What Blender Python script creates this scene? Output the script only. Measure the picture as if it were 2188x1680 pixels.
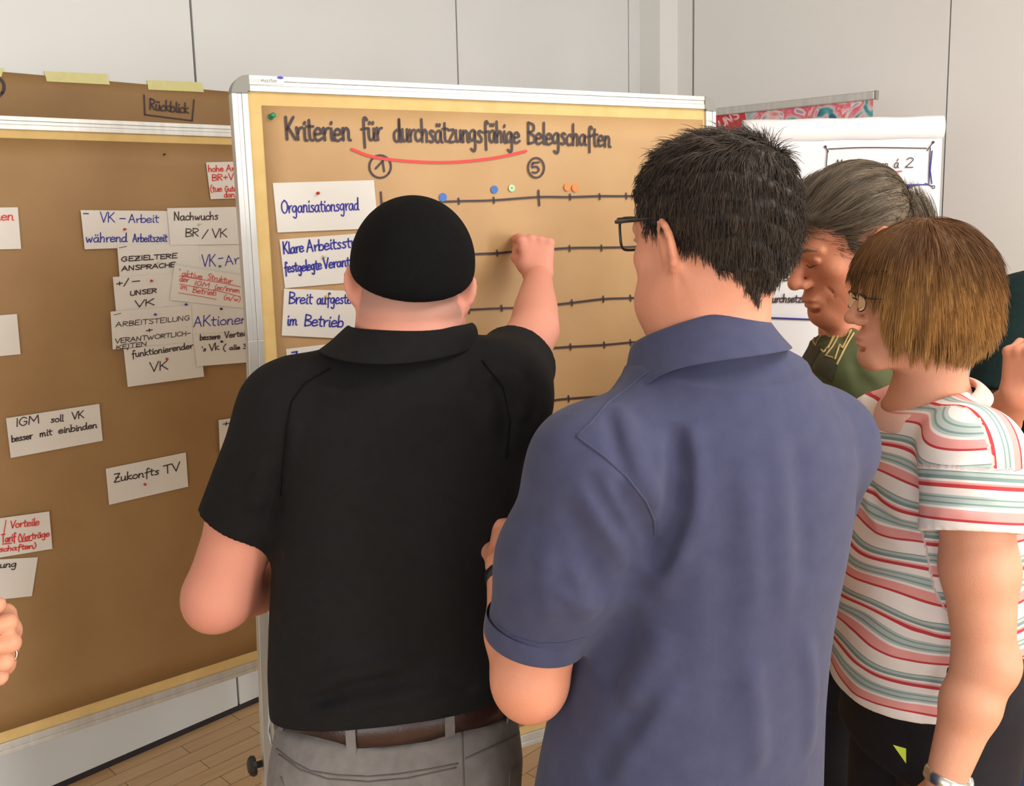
import bpy, bmesh, math, random
import numpy as np
from mathutils import Vector, Matrix
random.seed(7); RNG = np.random.default_rng(7)
SC = bpy.context.scene
for o in list(bpy.data.objects): bpy.data.objects.remove(o)
PI = math.pi
# ------------------------------------------------------------------ camera
W_PX, H_PX, F_PX, PX, PY, EYE = 2188, 1680, 2000.0, 1094.0, 753.0, 1.66
_up = -np.array([1411 - PX, 14534.0 - PY, F_PX]); _up /= np.linalg.norm(_up)
_zc = np.array([0, 0, 1.0]); _F = _zc - (_zc @ _up) * _up; _F /= np.linalg.norm(_F)
_R = np.cross(_F, _up); _R = _R if _R[0] > 0 else -_R
MC = np.array([_R, _F, _up])                      # camera (x right, y down, z ahead) -> world
CAM = np.array([0, 0, EYE])
cd = bpy.data.cameras.new('camera'); cam = bpy.data.objects.new('camera', cd); SC.collection.objects.link(cam)
cd.sensor_fit = 'HORIZONTAL'; cd.sensor_width = 36; cd.lens = 36 * F_PX / W_PX
cd.shift_x = 0; cd.shift_y = (PY - H_PX / 2) / W_PX; cd.clip_start = 0.02
cx, cy, cz = MC[:, 0], -MC[:, 1], -MC[:, 2]
cam.matrix_world = Matrix(((cx[0], cy[0], cz[0], 0), (cx[1], cy[1], cz[1], 0), (cx[2], cy[2], cz[2], EYE), (0, 0, 0, 1)))
SC.camera = cam
# ------------------------------------------------------------------ world, lights, exposure
SC.view_settings.view_transform = 'Standard'; SC.view_settings.look = 'None'; SC.view_settings.gamma = 1
SC.view_settings.use_curve_mapping = False; SC.view_settings.exposure = -0.50
w = bpy.data.worlds.new('world'); SC.world = w; w.use_nodes = True
w.node_tree.nodes['Background'].inputs[0].default_value = (0.80, 0.88, 1.0, 1); w.node_tree.nodes['Background'].inputs[1].default_value = 1.0
YW = math.radians(46.12)                            # direction of the panelled wall
D1 = np.array([math.cos(YW), math.sin(YW), 0]); E1 = np.array([math.sin(YW), -math.cos(YW), 0])   # along the wall / out of it
WALL_D = 2.781
def room(s, e, z): return D1 * s + E1 * (e - WALL_D) + np.array([0, 0, z])        # s along the panelled wall, e out from it
ROOM_E, S_LOW, CEIL = 7.4, -4.0, 3.0
def area(name, s, e, z, tgt, sx, sz, power, col):
    l = bpy.data.lights.new(name, 'AREA'); l.shape = 'RECTANGLE'; l.size = sx; l.size_y = sz; l.energy = power; l.color = col
    o = bpy.data.objects.new(name, l); SC.collection.objects.link(o)
    p = Vector(room(s, e, z)); o.location = p; o.rotation_euler = (Vector(tgt) - p).to_track_quat('-Z', 'Y').to_euler()
    return o
WINDOWS = ((0.75, 0.95), (2.75, 0.95), (-1.6, 0.95))    # centre along the wall, width, last two added to soften the light; sill 0.25, head 2.5
area('window_and_fill_light', 0.75, ROOM_E + 0.02, 1.38, room(0.75, 0, 1.15), 0.8, 2.2, 140, (1.0, 0.98, 0.95))
area('window_and_fill_light', 2.75, ROOM_E + 0.02, 1.38, room(2.75, 0, 1.0), 0.95, 2.2, 80, (0.90, 0.95, 1.0))  # extra window light added to soften the main one
area('window_and_fill_light', -1.6, ROOM_E + 0.02, 1.38, room(-1.6, 0, 1.0), 0.95, 2.2, 50, (0.88, 0.94, 1.0))  # another unseen window added for softer daylight
REAR = (3.3, 5.3)                                   # openings added behind the viewer's left, to fill the right side with light
for e_ in REAR: area('window_and_fill_light', S_LOW - 0.02, e_, 1.38, room(2, e_, .9), 1.2, 2.2, 72, (0.94, 0.97, 1.0))  # added fill shining in through the rear openings
area('overhead_fill_light', 1.6, 3.4, CEIL - 0.06, room(1.6, 3.4, 0), 1.4, 1.4, 80, (1.0, 0.98, 0.95))  # soft overhead fill added to lift the floor and low areas, no fixture
# ------------------------------------------------------------------ helpers
def ray(x, y): return MC @ np.array([(x - PX) / F_PX, (y - PY) / F_PX, 1.0])
def at(x, y, Y):
    r = ray(x, y); return r * (Y / r[1]) + CAM
def coll(): return SC.collection.objects
def link(o, parent=None):
    coll().link(o)
    if parent is not None: o.parent = parent; o.matrix_parent_inverse = parent.matrix_world.inverted()
    return o
def tag(o, label=None, cat=None, group=None, kind=None):
    for k, v in (('label', label), ('category', cat), ('group', group), ('kind', kind)):
        if v: o[k] = v
    return o
def empty(name, loc, label, cat, group=None):
    o = bpy.data.objects.new(name, None); o.empty_display_size = 0.05; o.location = Vector(loc); coll().link(o)
    o.matrix_world = Matrix.Translation(Vector(loc)); return tag(o, label, cat, group)
def mesh(name, V, Fc, m, parent=None, smooth=False, attrs=None, bevel=0):
    me = bpy.data.meshes.new(name)
    V = np.asarray(V, dtype=np.float32).reshape(-1, 3)
    if isinstance(Fc, np.ndarray) and Fc.ndim == 2:
        n, k = Fc.shape
        me.vertices.add(len(V)); me.vertices.foreach_set('co', V.ravel())
        me.loops.add(n * k); me.loops.foreach_set('vertex_index', Fc.astype(np.int32).ravel())
        me.polygons.add(n); me.polygons.foreach_set('loop_start', np.arange(0, n * k, k, dtype=np.int32))
        me.polygons.foreach_set('loop_total', np.full(n, k, dtype=np.int32)); me.update(calc_edges=True); me.validate()
    else: me.from_pydata(V.tolist(), [], Fc); me.update()
    if smooth: me.polygons.foreach_set('use_smooth', np.ones(len(me.polygons), dtype=bool))
    for k, a in (attrs or {}).items():
        at_ = me.attributes.new(k, 'FLOAT', 'POINT'); at_.data.foreach_set('value', np.asarray(a, dtype=np.float32))
    if m is not None: me.materials.append(m)
    o = bpy.data.objects.new(name, me); link(o, parent)
    if bevel:
        b = o.modifiers.new('bevel', 'BEVEL'); b.width = bevel; b.segments = 2; b.limit_method = 'ANGLE'
    return o
class MB:                                          # collects shapes into one mesh
    def __init__(s): s.V = []; s.F = []; s.n = 0
    def add(s, V, F):
        V = [tuple(map(float, v)) for v in V]; s.V += V; s.F += [tuple(i + s.n for i in f) for f in F]; s.n += len(V); return s
    def box(s, o, ax, ay, az):                       # corner o and three edge vectors
        o, ax, ay, az = map(np.asarray, (o, ax, ay, az)); P = [o + ax * i + ay * j + az * k for k in (0, 1) for j in (0, 1) for i in (0, 1)]
        F = [(0, 2, 3, 1), (4, 5, 7, 6), (0, 1, 5, 4), (2, 6, 7, 3), (0, 4, 6, 2), (1, 3, 7, 5)]
        if np.dot(np.cross(ax, ay), az) < 0: F = [f[::-1] for f in F]
        return s.add(P, F)
    def tube(s, P, r, sides=8, cap=True):
        P = [np.asarray(p, float) for p in P]; n = len(P); rr = r if hasattr(r, '__len__') else [r] * n
        V = []; F = []; ref = None
        for i in range(n):
            t = P[min(i + 1, n - 1)] - P[max(i - 1, 0)]; t = t / (np.linalg.norm(t) + 1e-12)
            if ref is None: ref = np.cross(t, [0, 0, 1.0]) if abs(t[2]) < .9 else np.cross(t, [1.0, 0, 0])
            ref = ref - (ref @ t) * t; ref /= np.linalg.norm(ref) + 1e-12; b = np.cross(t, ref)
            for k in range(sides):
                a = 2 * PI * k / sides; V.append(P[i] + rr[i] * (math.cos(a) * ref + math.sin(a) * b))
        for i in range(n - 1):
            for k in range(sides):
                a, b2 = i * sides + k, i * sides + (k + 1) % sides; F.append((a, b2, b2 + sides, a + sides))
        if cap: F.append(tuple(range(sides))[::-1]); F.append(tuple((n - 1) * sides + k for k in range(sides)))
        return s.add(V, F)
    def lathe(s, o, axis, prof, sides=16):           # profile of (height, radius) about an axis
        o = np.asarray(o, float); t = np.asarray(axis, float); t /= np.linalg.norm(t)
        r = np.cross(t, [0, 0, 1.0]) if abs(t[2]) < .9 else np.cross(t, [1.0, 0, 0]); r /= np.linalg.norm(r); b = np.cross(t, r)
        V = []; F = []
        for h, q in prof:
            for k in range(sides):
                a = 2 * PI * k / sides; V.append(o + t * h + q * (math.cos(a) * r + math.sin(a) * b))
        for i in range(len(prof) - 1):
            for k in range(sides):
                a, b2 = i * sides + k, i * sides + (k + 1) % sides; F.append((a, b2, b2 + sides, a + sides))
        F.append(tuple(range(sides))[::-1]); F.append(tuple((len(prof) - 1) * sides + k for k in range(sides)))
        return s.add(V, F)
    def build(s, name, m, parent=None, smooth=False, bevel=0): return mesh(name, s.V, s.F, m, parent, smooth, None, bevel)
def srgb(r, g, b):
    f = lambda c: (c / 255 / 12.92) if c / 255 <= .04045 else ((c / 255 + .055) / 1.055) ** 2.4
    return (f(r), f(g), f(b), 1)
def mat(name, c, c2=None, rough=.6, scale=30, bump=0, bscale=200, metal=0, spec=.5, sheen=0, detail=4, stretch=(1, 1, 1), sss=0):
    m = bpy.data.materials.new(name); m.use_nodes = True; N = m.node_tree.nodes; L = m.node_tree.links; p = N['Principled BSDF']
    p.inputs['Base Color'].default_value = c; p.inputs['Roughness'].default_value = rough; p.inputs['Metallic'].default_value = metal
    p.inputs['Specular IOR Level'].default_value = spec
    if sheen: p.inputs['Sheen Weight'].default_value = sheen; p.inputs['Sheen Roughness'].default_value = .5
    if sss: p.inputs['Subsurface Weight'].default_value = sss; p.inputs['Subsurface Radius'].default_value = (.012, .005, .003); p.inputs['Subsurface Scale'].default_value = 1
    tc = N.new('ShaderNodeTexCoord'); mp = N.new('ShaderNodeMapping'); mp.inputs['Scale'].default_value = stretch; L.new(tc.outputs['Object'], mp.inputs[0])
    if c2:
        n = N.new('ShaderNodeTexNoise'); n.inputs['Scale'].default_value = scale; n.inputs['Detail'].default_value = detail; L.new(mp.outputs[0], n.inputs[0])
        r = N.new('ShaderNodeValToRGB'); r.color_ramp.elements[0].position = .3; r.color_ramp.elements[1].position = .7
        r.color_ramp.elements[0].color = c; r.color_ramp.elements[1].color = c2; L.new(n.outputs[0], r.inputs[0]); L.new(r.outputs[0], p.inputs['Base Color'])
    if bump:
        n = N.new('ShaderNodeTexNoise'); n.inputs['Scale'].default_value = bscale; n.inputs['Detail'].default_value = 3; L.new(mp.outputs[0], n.inputs[0])
        b = N.new('ShaderNodeBump'); b.inputs['Strength'].default_value = 1; b.inputs['Distance'].default_value = bump; L.new(n.outputs[0], b.inputs['Height']); L.new(b.outputs[0], p.inputs['Normal'])
    return m
def ramp_by_attr(m, attr, stops, constant=False, period=None):
    N = m.node_tree.nodes; L = m.node_tree.links; a = N.new('ShaderNodeAttribute'); a.attribute_name = attr; src = a.outputs['Fac']
    if period:
        d = N.new('ShaderNodeMath'); d.operation = 'DIVIDE'; d.inputs[1].default_value = period; L.new(src, d.inputs[0])
        fr = N.new('ShaderNodeMath'); fr.operation = 'FRACT'; L.new(d.outputs[0], fr.inputs[0]); src = fr.outputs[0]
    r = N.new('ShaderNodeValToRGB'); cr = r.color_ramp; cr.interpolation = 'CONSTANT' if constant else 'LINEAR'
    while len(cr.elements) < len(stops): cr.elements.new(.5)
    for e, (p, c) in zip(cr.elements, stops): e.position = p; e.color = c
    L.new(src, r.inputs[0]); L.new(r.outputs[0], N['Principled BSDF'].inputs['Base Color']); return r
# ------------------------------------------------------------------ materials
M = {}
M['wall'] = mat('wall_panel_white', srgb(216, 218, 217), srgb(221, 223, 222), rough=.38, scale=2)
M['wall2'] = mat('painted_wall', srgb(228, 228, 225), srgb(231, 231, 228), rough=.6, scale=2)
M['gap'] = mat('dark_gap', srgb(95, 86, 78), rough=.8)
M['base'] = mat('dark_rubber', srgb(44, 40, 48), rough=.5)
M['ceil'] = mat('ceiling_paint', srgb(225, 223, 218), rough=.9)
M['alu'] = mat('brushed_aluminium', srgb(196, 196, 192), srgb(210, 210, 206), rough=.42, scale=60, metal=.55, stretch=(1, 1, .05))
M['grey'] = mat('grey_plastic', srgb(134, 134, 126), rough=.45)
M['felt'] = mat('mustard_board', srgb(222, 190, 128), srgb(212, 180, 116), rough=.9, scale=25, bump=.0006, bscale=400)
M['kraft'] = mat('kraft_paper', srgb(190, 153, 106), srgb(183, 145, 99), rough=.62, scale=7, bump=.0025, bscale=9)
M['kraft2'] = mat('kraft_paper_dark', srgb(156, 122, 78), srgb(147, 112, 69), rough=.6, scale=6, bump=.003, bscale=7)
M['card'] = mat('white_card', srgb(222, 218, 210), srgb(217, 212, 204), rough=.7, scale=9)
M['paper'] = mat('flipchart_paper', srgb(236, 236, 238), srgb(231, 231, 234), rough=.7, scale=6, bump=.002, bscale=10)
M['black'] = mat('black_marker', srgb(62, 47, 48), rough=.6)
M['blue'] = mat('blue_marker', srgb(44, 42, 150), rough=.6)
M['red'] = mat('red_marker', srgb(214, 62, 56), rough=.6)
M['green'] = mat('green_marker', srgb(30, 140, 80), rough=.6)
M['tape'] = mat('crepe_tape', srgb(222, 217, 154), srgb(216, 210, 143), rough=.6, scale=60)
M['dark'] = mat('black_plastic', srgb(30, 29, 30), rough=.4)
M['logo_grey'] = mat('logo_grey', srgb(150, 146, 138), rough=.6); M['logo_pale'] = mat('logo_pale', srgb(205, 203, 192), rough=.6); M['logo_blue'] = mat('logo_blue', srgb(70, 70, 190), rough=.5)
M['white'] = mat('white_sticker', srgb(238, 238, 230), rough=.5)
for k, c in (('pin_red', (190, 40, 45)), ('pin_green', (25, 130, 90)), ('pin_white', (205, 205, 190)), ('pin_yellow', (225, 195, 70)), ('pin_blue', (60, 60, 160)), ('pin_black', (35, 40, 45)),
             ('dot_blue', (24, 92, 176)), ('dot_mint', (176, 226, 168)), ('dot_core', (120, 168, 110)), ('dot_orange', (250, 128, 48))): M[k] = mat(k, srgb(*c), rough=.35)
def wood():
    m = mat('oak_parquet', srgb(178, 132, 86), rough=.35); N = m.node_tree.nodes; L = m.node_tree.links; p = N['Principled BSDF']
    tc = N.new('ShaderNodeTexCoord'); mp = N.new('ShaderNodeMapping'); mp.inputs['Rotation'].default_value = (0, 0, -YW); L.new(tc.outputs['Object'], mp.inputs[0])
    b = N.new('ShaderNodeTexBrick'); b.inputs['Scale'].default_value = 1; b.inputs['Brick Width'].default_value = .42; b.inputs['Row Height'].default_value = .062; b.inputs['Mortar Size'].default_value = .0012
    b.inputs['Color1'].default_value = srgb(240, 202, 152); b.inputs['Color2'].default_value = srgb(224, 182, 132); b.inputs['Mortar'].default_value = srgb(110, 76, 46); L.new(mp.outputs[0], b.inputs[0])
    n = N.new('ShaderNodeTexNoise'); n.inputs['Scale'].default_value = 6; n.inputs['Detail'].default_value = 8; mp2 = N.new('ShaderNodeMapping'); mp2.inputs['Scale'].default_value = (1, 14, 1); L.new(mp.outputs[0], mp2.inputs[0]); L.new(mp2.outputs[0], n.inputs[0])
    mx = N.new('ShaderNodeMixRGB'); mx.blend_type = 'MULTIPLY'; mx.inputs[0].default_value = .35; L.new(b.outputs[0], mx.inputs[1]); L.new(n.outputs[0], mx.inputs[2]); L.new(mx.outputs[0], p.inputs['Base Color']); return m
M['floor'] = wood()
def glass_mat():
    m = bpy.data.materials.new('lens_glass'); m.use_nodes = True; N = m.node_tree.nodes; L = m.node_tree.links; N.remove(N['Principled BSDF'])
    t = N.new('ShaderNodeBsdfTransparent'); t.inputs[0].default_value = (.97, .98, .98, 1); g = N.new('ShaderNodeBsdfGlossy'); g.inputs['Roughness'].default_value = .03; x = N.new('ShaderNodeMixShader'); fr = N.new('ShaderNodeFresnel'); fr.inputs[0].default_value = 1.5
    L.new(fr.outputs[0], x.inputs[0]); L.new(t.outputs[0], x.inputs[1]); L.new(g.outputs[0], x.inputs[2]); L.new(x.outputs[0], N['Material Output'].inputs[0]); return m
M['lens'] = glass_mat()
# ------------------------------------------------------------------ room shell
UP = np.array([0, 0, 1.0])
def wall_pt(px, py):
    r = ray(px, py); t = WALL_D / -(r @ E1); return r * t + CAM
def S_of(px, py=50): return float(wall_pt(px, py) @ D1)
s_end = S_of(1367)
def slab(name, o, ax, ay, az, m, kind='structure', parent=None, bevel=0): return tag(MB().box(o, ax, ay, az).build(name, m, parent, bevel=bevel), kind=kind)
slab('floor', room(S_LOW - .2, -.2, -.06), D1 * (9.6), E1 * (ROOM_E + .4), UP * .06, M['floor'])
slab('ceiling', room(S_LOW - .2, -.2, CEIL), D1 * 9.6, E1 * (ROOM_E + .4), UP * .08, M['ceil'])
# panelled wall: joints 1.12 m apart
J = [1.50 + 1.121 * k for k in range(-5, 3)]; edges = [S_LOW] + [j for j in J if j > S_LOW] + [s_end]; g = .004
mb = MB()
for a, b in zip(edges[:-1], edges[1:]): mb.box(room(a + g, -.03, .022), D1 * (b - a - 2 * g if b < s_end else b - a - g), E1 * .03, UP * (CEIL - .022))
wl = tag(mb.build('wall_left', M['wall']), kind='structure')
tag(MB().box(room(S_LOW, -.15, 0), D1 * (s_end - S_LOW), E1 * .12, UP * CEIL).build('wall_left_backing', M['gap'], wl), kind='structure')
slab('baseboard_left', room(S_LOW, -.03, 0), D1 * (s_end - S_LOW), E1 * .027, UP * .020, M['base'])
# stepped corner post, then the wall on the right
def on_line(P0, d, px):                              # point on the vertical plane through P0 along d that shows at column px
    r = ray(px, 50); A = np.array([[d[0], -r[0]], [d[1], -r[1]]]); t = np.linalg.solve(A, -P0[:2])[0]; return P0 + d * t
P0 = room(s_end, 0, 0); P1 = on_line(P0, E1, 1410); P2 = on_line(P1, D1, 1448); P3 = on_line(P2, E1, 1480)
a1, a2, a3 = [float(np.linalg.norm(q - p)) for p, q in ((P0, P1), (P1, P2), (P2, P3))]
MBp = MB().box(P0 - E1 * .3, D1 * a2, E1 * (a1 + .3), UP * CEIL)
tag(MBp.build('trim_1', M['wall2']), kind='structure')
tag(MB().box(P0 + D1 * a2, D1 * .25, E1 * (a1 + a3 - .004), UP * CEIL).build('trim_2', M['wall2']), kind='structure')
e0 = a1 + a3 + .008; s_r = s_end + a2 + .0
P4 = on_line(P3, E1, 2030); len1 = float(np.linalg.norm(P4 - P3))
mb = MB(); x = e0
mb.box(P3 + E1 * .009, E1 * (len1 - .012), D1 * .03, UP * CEIL)
mb.box(P4 + E1 * .003, E1 * (ROOM_E - e0 - len1), D1 * .03, UP * CEIL)
wr = tag(mb.build('wall_right', M['wall2']), kind='structure')
tag(MB().box(P3 + D1 * .03, E1 * (ROOM_E - e0), D1 * .12, UP * CEIL).build('wall_right_backing', M['gap'], wr), kind='structure')
# walls behind the camera, with window openings, most of them added for fill light
mb = MB(); cur = 0
for c in REAR:
    mb.box(room(S_LOW, cur, 0), E1 * (c - .6 - cur), -D1 * .15, UP * CEIL); mb.box(room(S_LOW, c - .6, 0), E1 * 1.2, -D1 * .15, UP * .25); mb.box(room(S_LOW, c - .6, 2.5), E1 * 1.2, -D1 * .15, UP * (CEIL - 2.5)); cur = c + .6
mb.box(room(S_LOW, cur, 0), E1 * (ROOM_E - cur), -D1 * .15, UP * CEIL); tag(mb.build('wall_rear', M['wall2']), kind='structure')
mb = MB(); cur = S_LOW; s_hi = float(P3 @ D1) + .1
for c, wd in sorted(WINDOWS):
    mb.box(room(cur, ROOM_E, 0), D1 * (c - wd / 2 - cur), E1 * .15, UP * CEIL)
    mb.box(room(c - wd / 2, ROOM_E, 0), D1 * wd, E1 * .15, UP * .25); mb.box(room(c - wd / 2, ROOM_E, 2.5), D1 * wd, E1 * .15, UP * (CEIL - 2.5)); cur = c + wd / 2
mb.box(room(cur, ROOM_E, 0), D1 * (s_hi - cur), E1 * .15, UP * CEIL)
tag(mb.build('wall_window_side', M['wall2']), kind='structure')
for i, (c, wd) in enumerate(sorted(WINDOWS)):
    mb = MB()
    for a in (0, wd - .05): mb.box(room(c - wd / 2 + a, ROOM_E + .05, .25), D1 * .05, E1 * .06, UP * 2.25)
    for z in (.25, 2.45): mb.box(room(c - wd / 2 + .05, ROOM_E + .05, z), D1 * (wd - .1), E1 * .06, UP * .05)
    tag(mb.build('window_%d' % (i + 1), M['white']), kind='structure')  # frames, also round the added windows
# ------------------------------------------------------------------ planes and handwriting
class Plane:
    def __init__(s, yaw, dist=None, through=None, lean=0.0):
        y = math.radians(yaw); s.h = np.array([math.cos(y), math.sin(y), 0]); s.n = np.array([math.sin(y), -math.cos(y), 0])   # n faces the camera
        s.P0 = CAM - s.n * dist if dist else np.asarray(through, float)
        l = math.radians(lean); s.up = UP * math.cos(l) - s.n * math.sin(l); s.n = s.n * math.cos(l) + UP * math.sin(l)
    def pt(s, px, py, off=0.0):
        r = ray(px, py); t = ((s.P0 + s.n * off - CAM) @ s.n) / (r @ s.n); return CAM + r * t
    def uv(s, px, py, off=0.0): q = s.pt(px, py, off) - s.P0; return np.array([q @ s.h, q @ s.up])
    def xyz(s, u, v, off=0.0): return s.P0 + s.h * u + s.up * v + s.n * off
G = {}
def g(ch, wd, st): G[ch] = (wd, [[tuple(float(c) for c in p.split(',')) for p in q.split()] for q in st.split(';')])
g('a', 10, '8,9 5,10 1,7 1,2 4,0 7,3 8,9 8,2 10,0'); g('b', 9, '1,19 1,0;1,5 4,10 8,8 8,2 5,0 1,1'); g('c', 8, '8,8 5,10 1,7 1,2 4,0 8,2'); g('d', 10, '8,9 5,10 1,7 1,2 4,0 7,3 8,19;8,19 8,2 10,0')
g('e', 9, '1,5 8,6 7,9 4,10 1,7 1,2 4,0 9,2'); g('f', 8, '8,17 6,19 4,16 4,-6;1,9 8,10'); g('g', 10, '8,9 5,10 1,7 1,3 4,1 7,4 8,9 8,-4 6,-8 2,-6'); g('h', 9, '1,19 1,0;1,5 4,10 7,8 7,0')
g('i', 4, '2,10 2,1 4,0;2,14 2.6,15.5'); g('j', 4, '2,10 2,-6 0,-8;2,14 2.6,15'); g('k', 8, '1,19 1,0;7,10 1,5 8,0'); g('l', 4, '2,19 2,2 4,0'); g('m', 12, '1,10 1,0;1,6 4,10 5.5,8 5.5,0;5.5,6 8,10 10,8 10,1 12,0')
g('n', 9, '1,10 1,0;1,6 4,10 7,8 7,1 9,0'); g('o', 9, '5,10 1,7 1,3 4,0 8,2 8,7 5,10'); g('p', 9, '1,10 1,-8;1,6 5,10 8,7 7,2 1,1'); g('r', 7, '1,10 2,0;2,5 4,9 7,10'); g('s', 8, '7,9 4,10 2,8 6,4 6,1 3,0 1,1')
g('t', 7, '3,16 3,2 6,0;0,11 7,11'); g('u', 9, '1,10 1,3 3,0 7,3 7,10;7,6 7,1 9,0'); g('v', 8, '1,10 4,0 8,10'); g('w', 12, '1,10 3,0 6,8 8,0 11,10'); g('z', 9, '1,10 8,10 1,0 8,0'); g('y', 9, '1,10 4,1;8,10 3,-8'); g('x', 8, '1,10 8,0;8,10 1,0')
g('ä', 10, '8,9 5,10 1,7 1,2 4,0 7,3 8,9 8,2 10,0;3,14 3.4,15.5;6.5,14 7,15.5'); g('ü', 9, '1,10 1,3 3,0 7,3 7,10;7,6 7,1 9,0;2,14 2.4,15.5;6,14 6.4,15.5'); g('á', 10, '8,9 5,10 1,7 1,2 4,0 7,3 8,9 8,2 10,0;5,13 7,17')
g('ö', 9, '5,10 1,7 1,3 4,0 8,2 8,7 5,10;3,14 3.4,15.5;6.5,14 7,15.5')
g('A', 11, '0,0 5,19;5,19 10,0;2,7 8,7'); g('B', 10, '1,0 1,19;1,19 8,17 8,12 1,10;1,10 9,7 9,2 1,0'); g('C', 10, '9,17 5,19 1,13 1,5 5,0 9,3'); g('D', 11, '1,0 1,19;1,19 9,15 9,4 1,0'); g('E', 9, '9,19 1,19;1,19 1,0;1,0 9,0;1,10 7,10')
g('F', 9, '9,19 1,19;1,19 1,0;1,10 7,10'); g('G', 11, '9,16 5,19 1,13 1,5 5,0 9,4 9,9;9,9 6,9'); g('H', 10, '1,19 1,0;9,19 9,0;1,10 9,10'); g('I', 4, '2,19 2,0'); g('J', 8, '6,19 6,3 3,0 1,3'); g('K', 10, '1,19 1,0;9,19 1,8;3,10 10,0'); g('L', 8, '1,19 1,0;1,0 8,0')
g('M', 13, '0,0 1,19;1,19 6,6;6,6 11,19;11,19 12,0'); g('N', 11, '1,0 1,19;1,19 9,0;9,0 9,19'); g('O', 12, '6,19 1,14 1,5 6,0 11,5 11,14 6,19'); g('P', 10, '1,0 1,19;1,19 9,17 9,11 1,9'); g('R', 10, '1,0 1,19;1,19 8,17 8,12 1,9;3,9 9,0'); g('S', 9, '8,17 5,19 1,15 8,6 6,0 1,2')
g('T', 10, '0,19 10,19;5,19 5,0'); g('U', 10, '1,19 1,4 5,0 9,4 9,19'); g('V', 10, '0,19 5,0;5,0 10,19'); g('W', 15, '0,19 4,0;4,0 7,15;7,15 10,0;10,0 14,19'); g('Z', 10, '1,19 9,19;9,19 1,0;1,0 10,0;3,10 8,10')
g('1', 7, '0,12 5,19;5,19 5,0'); g('2', 9, '1,15 4,19 8,15 1,0;1,0 9,0'); g('3', 8, '1,18 7,17 4,11 8,6 5,0 1,2'); g('5', 8, '8,19 2,19;2,19 1,11 6,12 8,6 5,0 1,2')
g('-', 9, '1,8 8,8'); g('_', 16, '1,10 15,10'); g('+', 10, '1,8 9,8;5,13 5,3'); g('/', 8, '0,-2 7,19'); g('(', 6, '5,20 2,12 2,4 5,-3'); g(')', 6, '1,20 4,12 4,4 1,-3'); g("'", 4, '2,19 2,15'); g('.', 4, '2,0 2.5,.8'); g('*', 5, '2,9 2.6,9.6'); g(' ', 7, ''.join('0,0 0,0'))
G[' '] = (7, [])
def smooth_line(P, n=5):
    P = [np.asarray(p, float) for p in P]
    if len(P) < 3: return P
    Q = [2 * P[0] - P[1]] + P + [2 * P[-1] - P[-2]]; out = []
    for i in range(1, len(Q) - 2):
        a, b, c, d = Q[i - 1:i + 3]
        for k in range(n):
            t = k / n; out.append(.5 * (2 * b + (c - a) * t + (2 * a - 5 * b + 4 * c - d) * t * t + (3 * b - a - 3 * c + d) * t ** 3))
    return out + [P[-1]]
def ribbon(mb, pl, L, wd, off):                    # a pen line with round ends lying on a plane; L in (u, v)
    L = [np.asarray(p, float) for p in L]; L = [L[0]] + [b for a, b in zip(L, L[1:]) if np.linalg.norm(b - a) > 1e-5]; n = len(L); r = wd / 2
    if n == 1: L.append(L[0] + [1e-4, 0]); n = 2
    V = []; F = []
    for i in range(n):
        t = L[min(i + 1, n - 1)] - L[max(i - 1, 0)]; t = t / (np.linalg.norm(t) + 1e-9); q = np.array([-t[1], t[0]]) * r
        V += [L[i] + q, L[i] - q]
    for i in range(n - 1): F.append((2 * i, 2 * i + 1, 2 * i + 3, 2 * i + 2))
    for c, d in ((L[0], L[0] - L[1]), (L[-1], L[-1] - L[-2])):
        a0 = math.atan2(d[1], d[0]); k0 = len(V); V += [c + r * np.array([math.cos(a0 + k * PI / 6), math.sin(a0 + k * PI / 6)]) for k in range(-3, 4)]; F.append(tuple(range(k0, k0 + 7)))
    mb.add([pl.xyz(v[0], v[1], off) for v in V], F)
def scribe(mb, pl, text, a, b, xh, wd, off=.0006, slant=.06, jit=.35, cap=1.9):
    """handwriting between two baseline points given as picture columns/rows; xh and wd in metres"""
    A = pl.uv(*a, off); B = pl.uv(*b, off); d = B - A; Lg = np.linalg.norm(d); ex = d / Lg; ey = np.array([-ex[1], ex[0]])
    tot = sum(G[c][0] for c in text); sx = Lg / tot; x = 0; sy = xh / 10.0
    for ch in text:
        wdt, st = G[ch]; dy = random.uniform(-jit, jit); sc = random.uniform(.95, 1.05); cs = cap / 1.9
        for s_ in st:
            P = [(x + px * .93 + py * slant, (py * sc if py <= 10 else (10 + (py - 10) * cs) * sc) + dy) for px, py in s_]
            P = smooth_line(P, 4) if len(P) > 2 else P
            ribbon(mb, pl, [A + ex * p[0] * sx + ey * p[1] * sy for p in P], wd, off)
        x += wdt
    return mb
def strokes(mb, pl, lines, wd, off=.0006, sm=True):
    for L in lines:
        L = [pl.uv(*p, off) for p in L]; ribbon(mb, pl, smooth_line(L, 4) if sm and len(L) > 2 else L, wd, off)
    return mb
PR = Plane(27.1, dist=1.831, lean=1.2); PLB = Plane(38.6, dist=2.42); PW = Plane(46.12, dist=WALL_D)
PR.P0 = PR.pt(690, 440); PLB.P0 = PLB.pt(250, 900)
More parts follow.
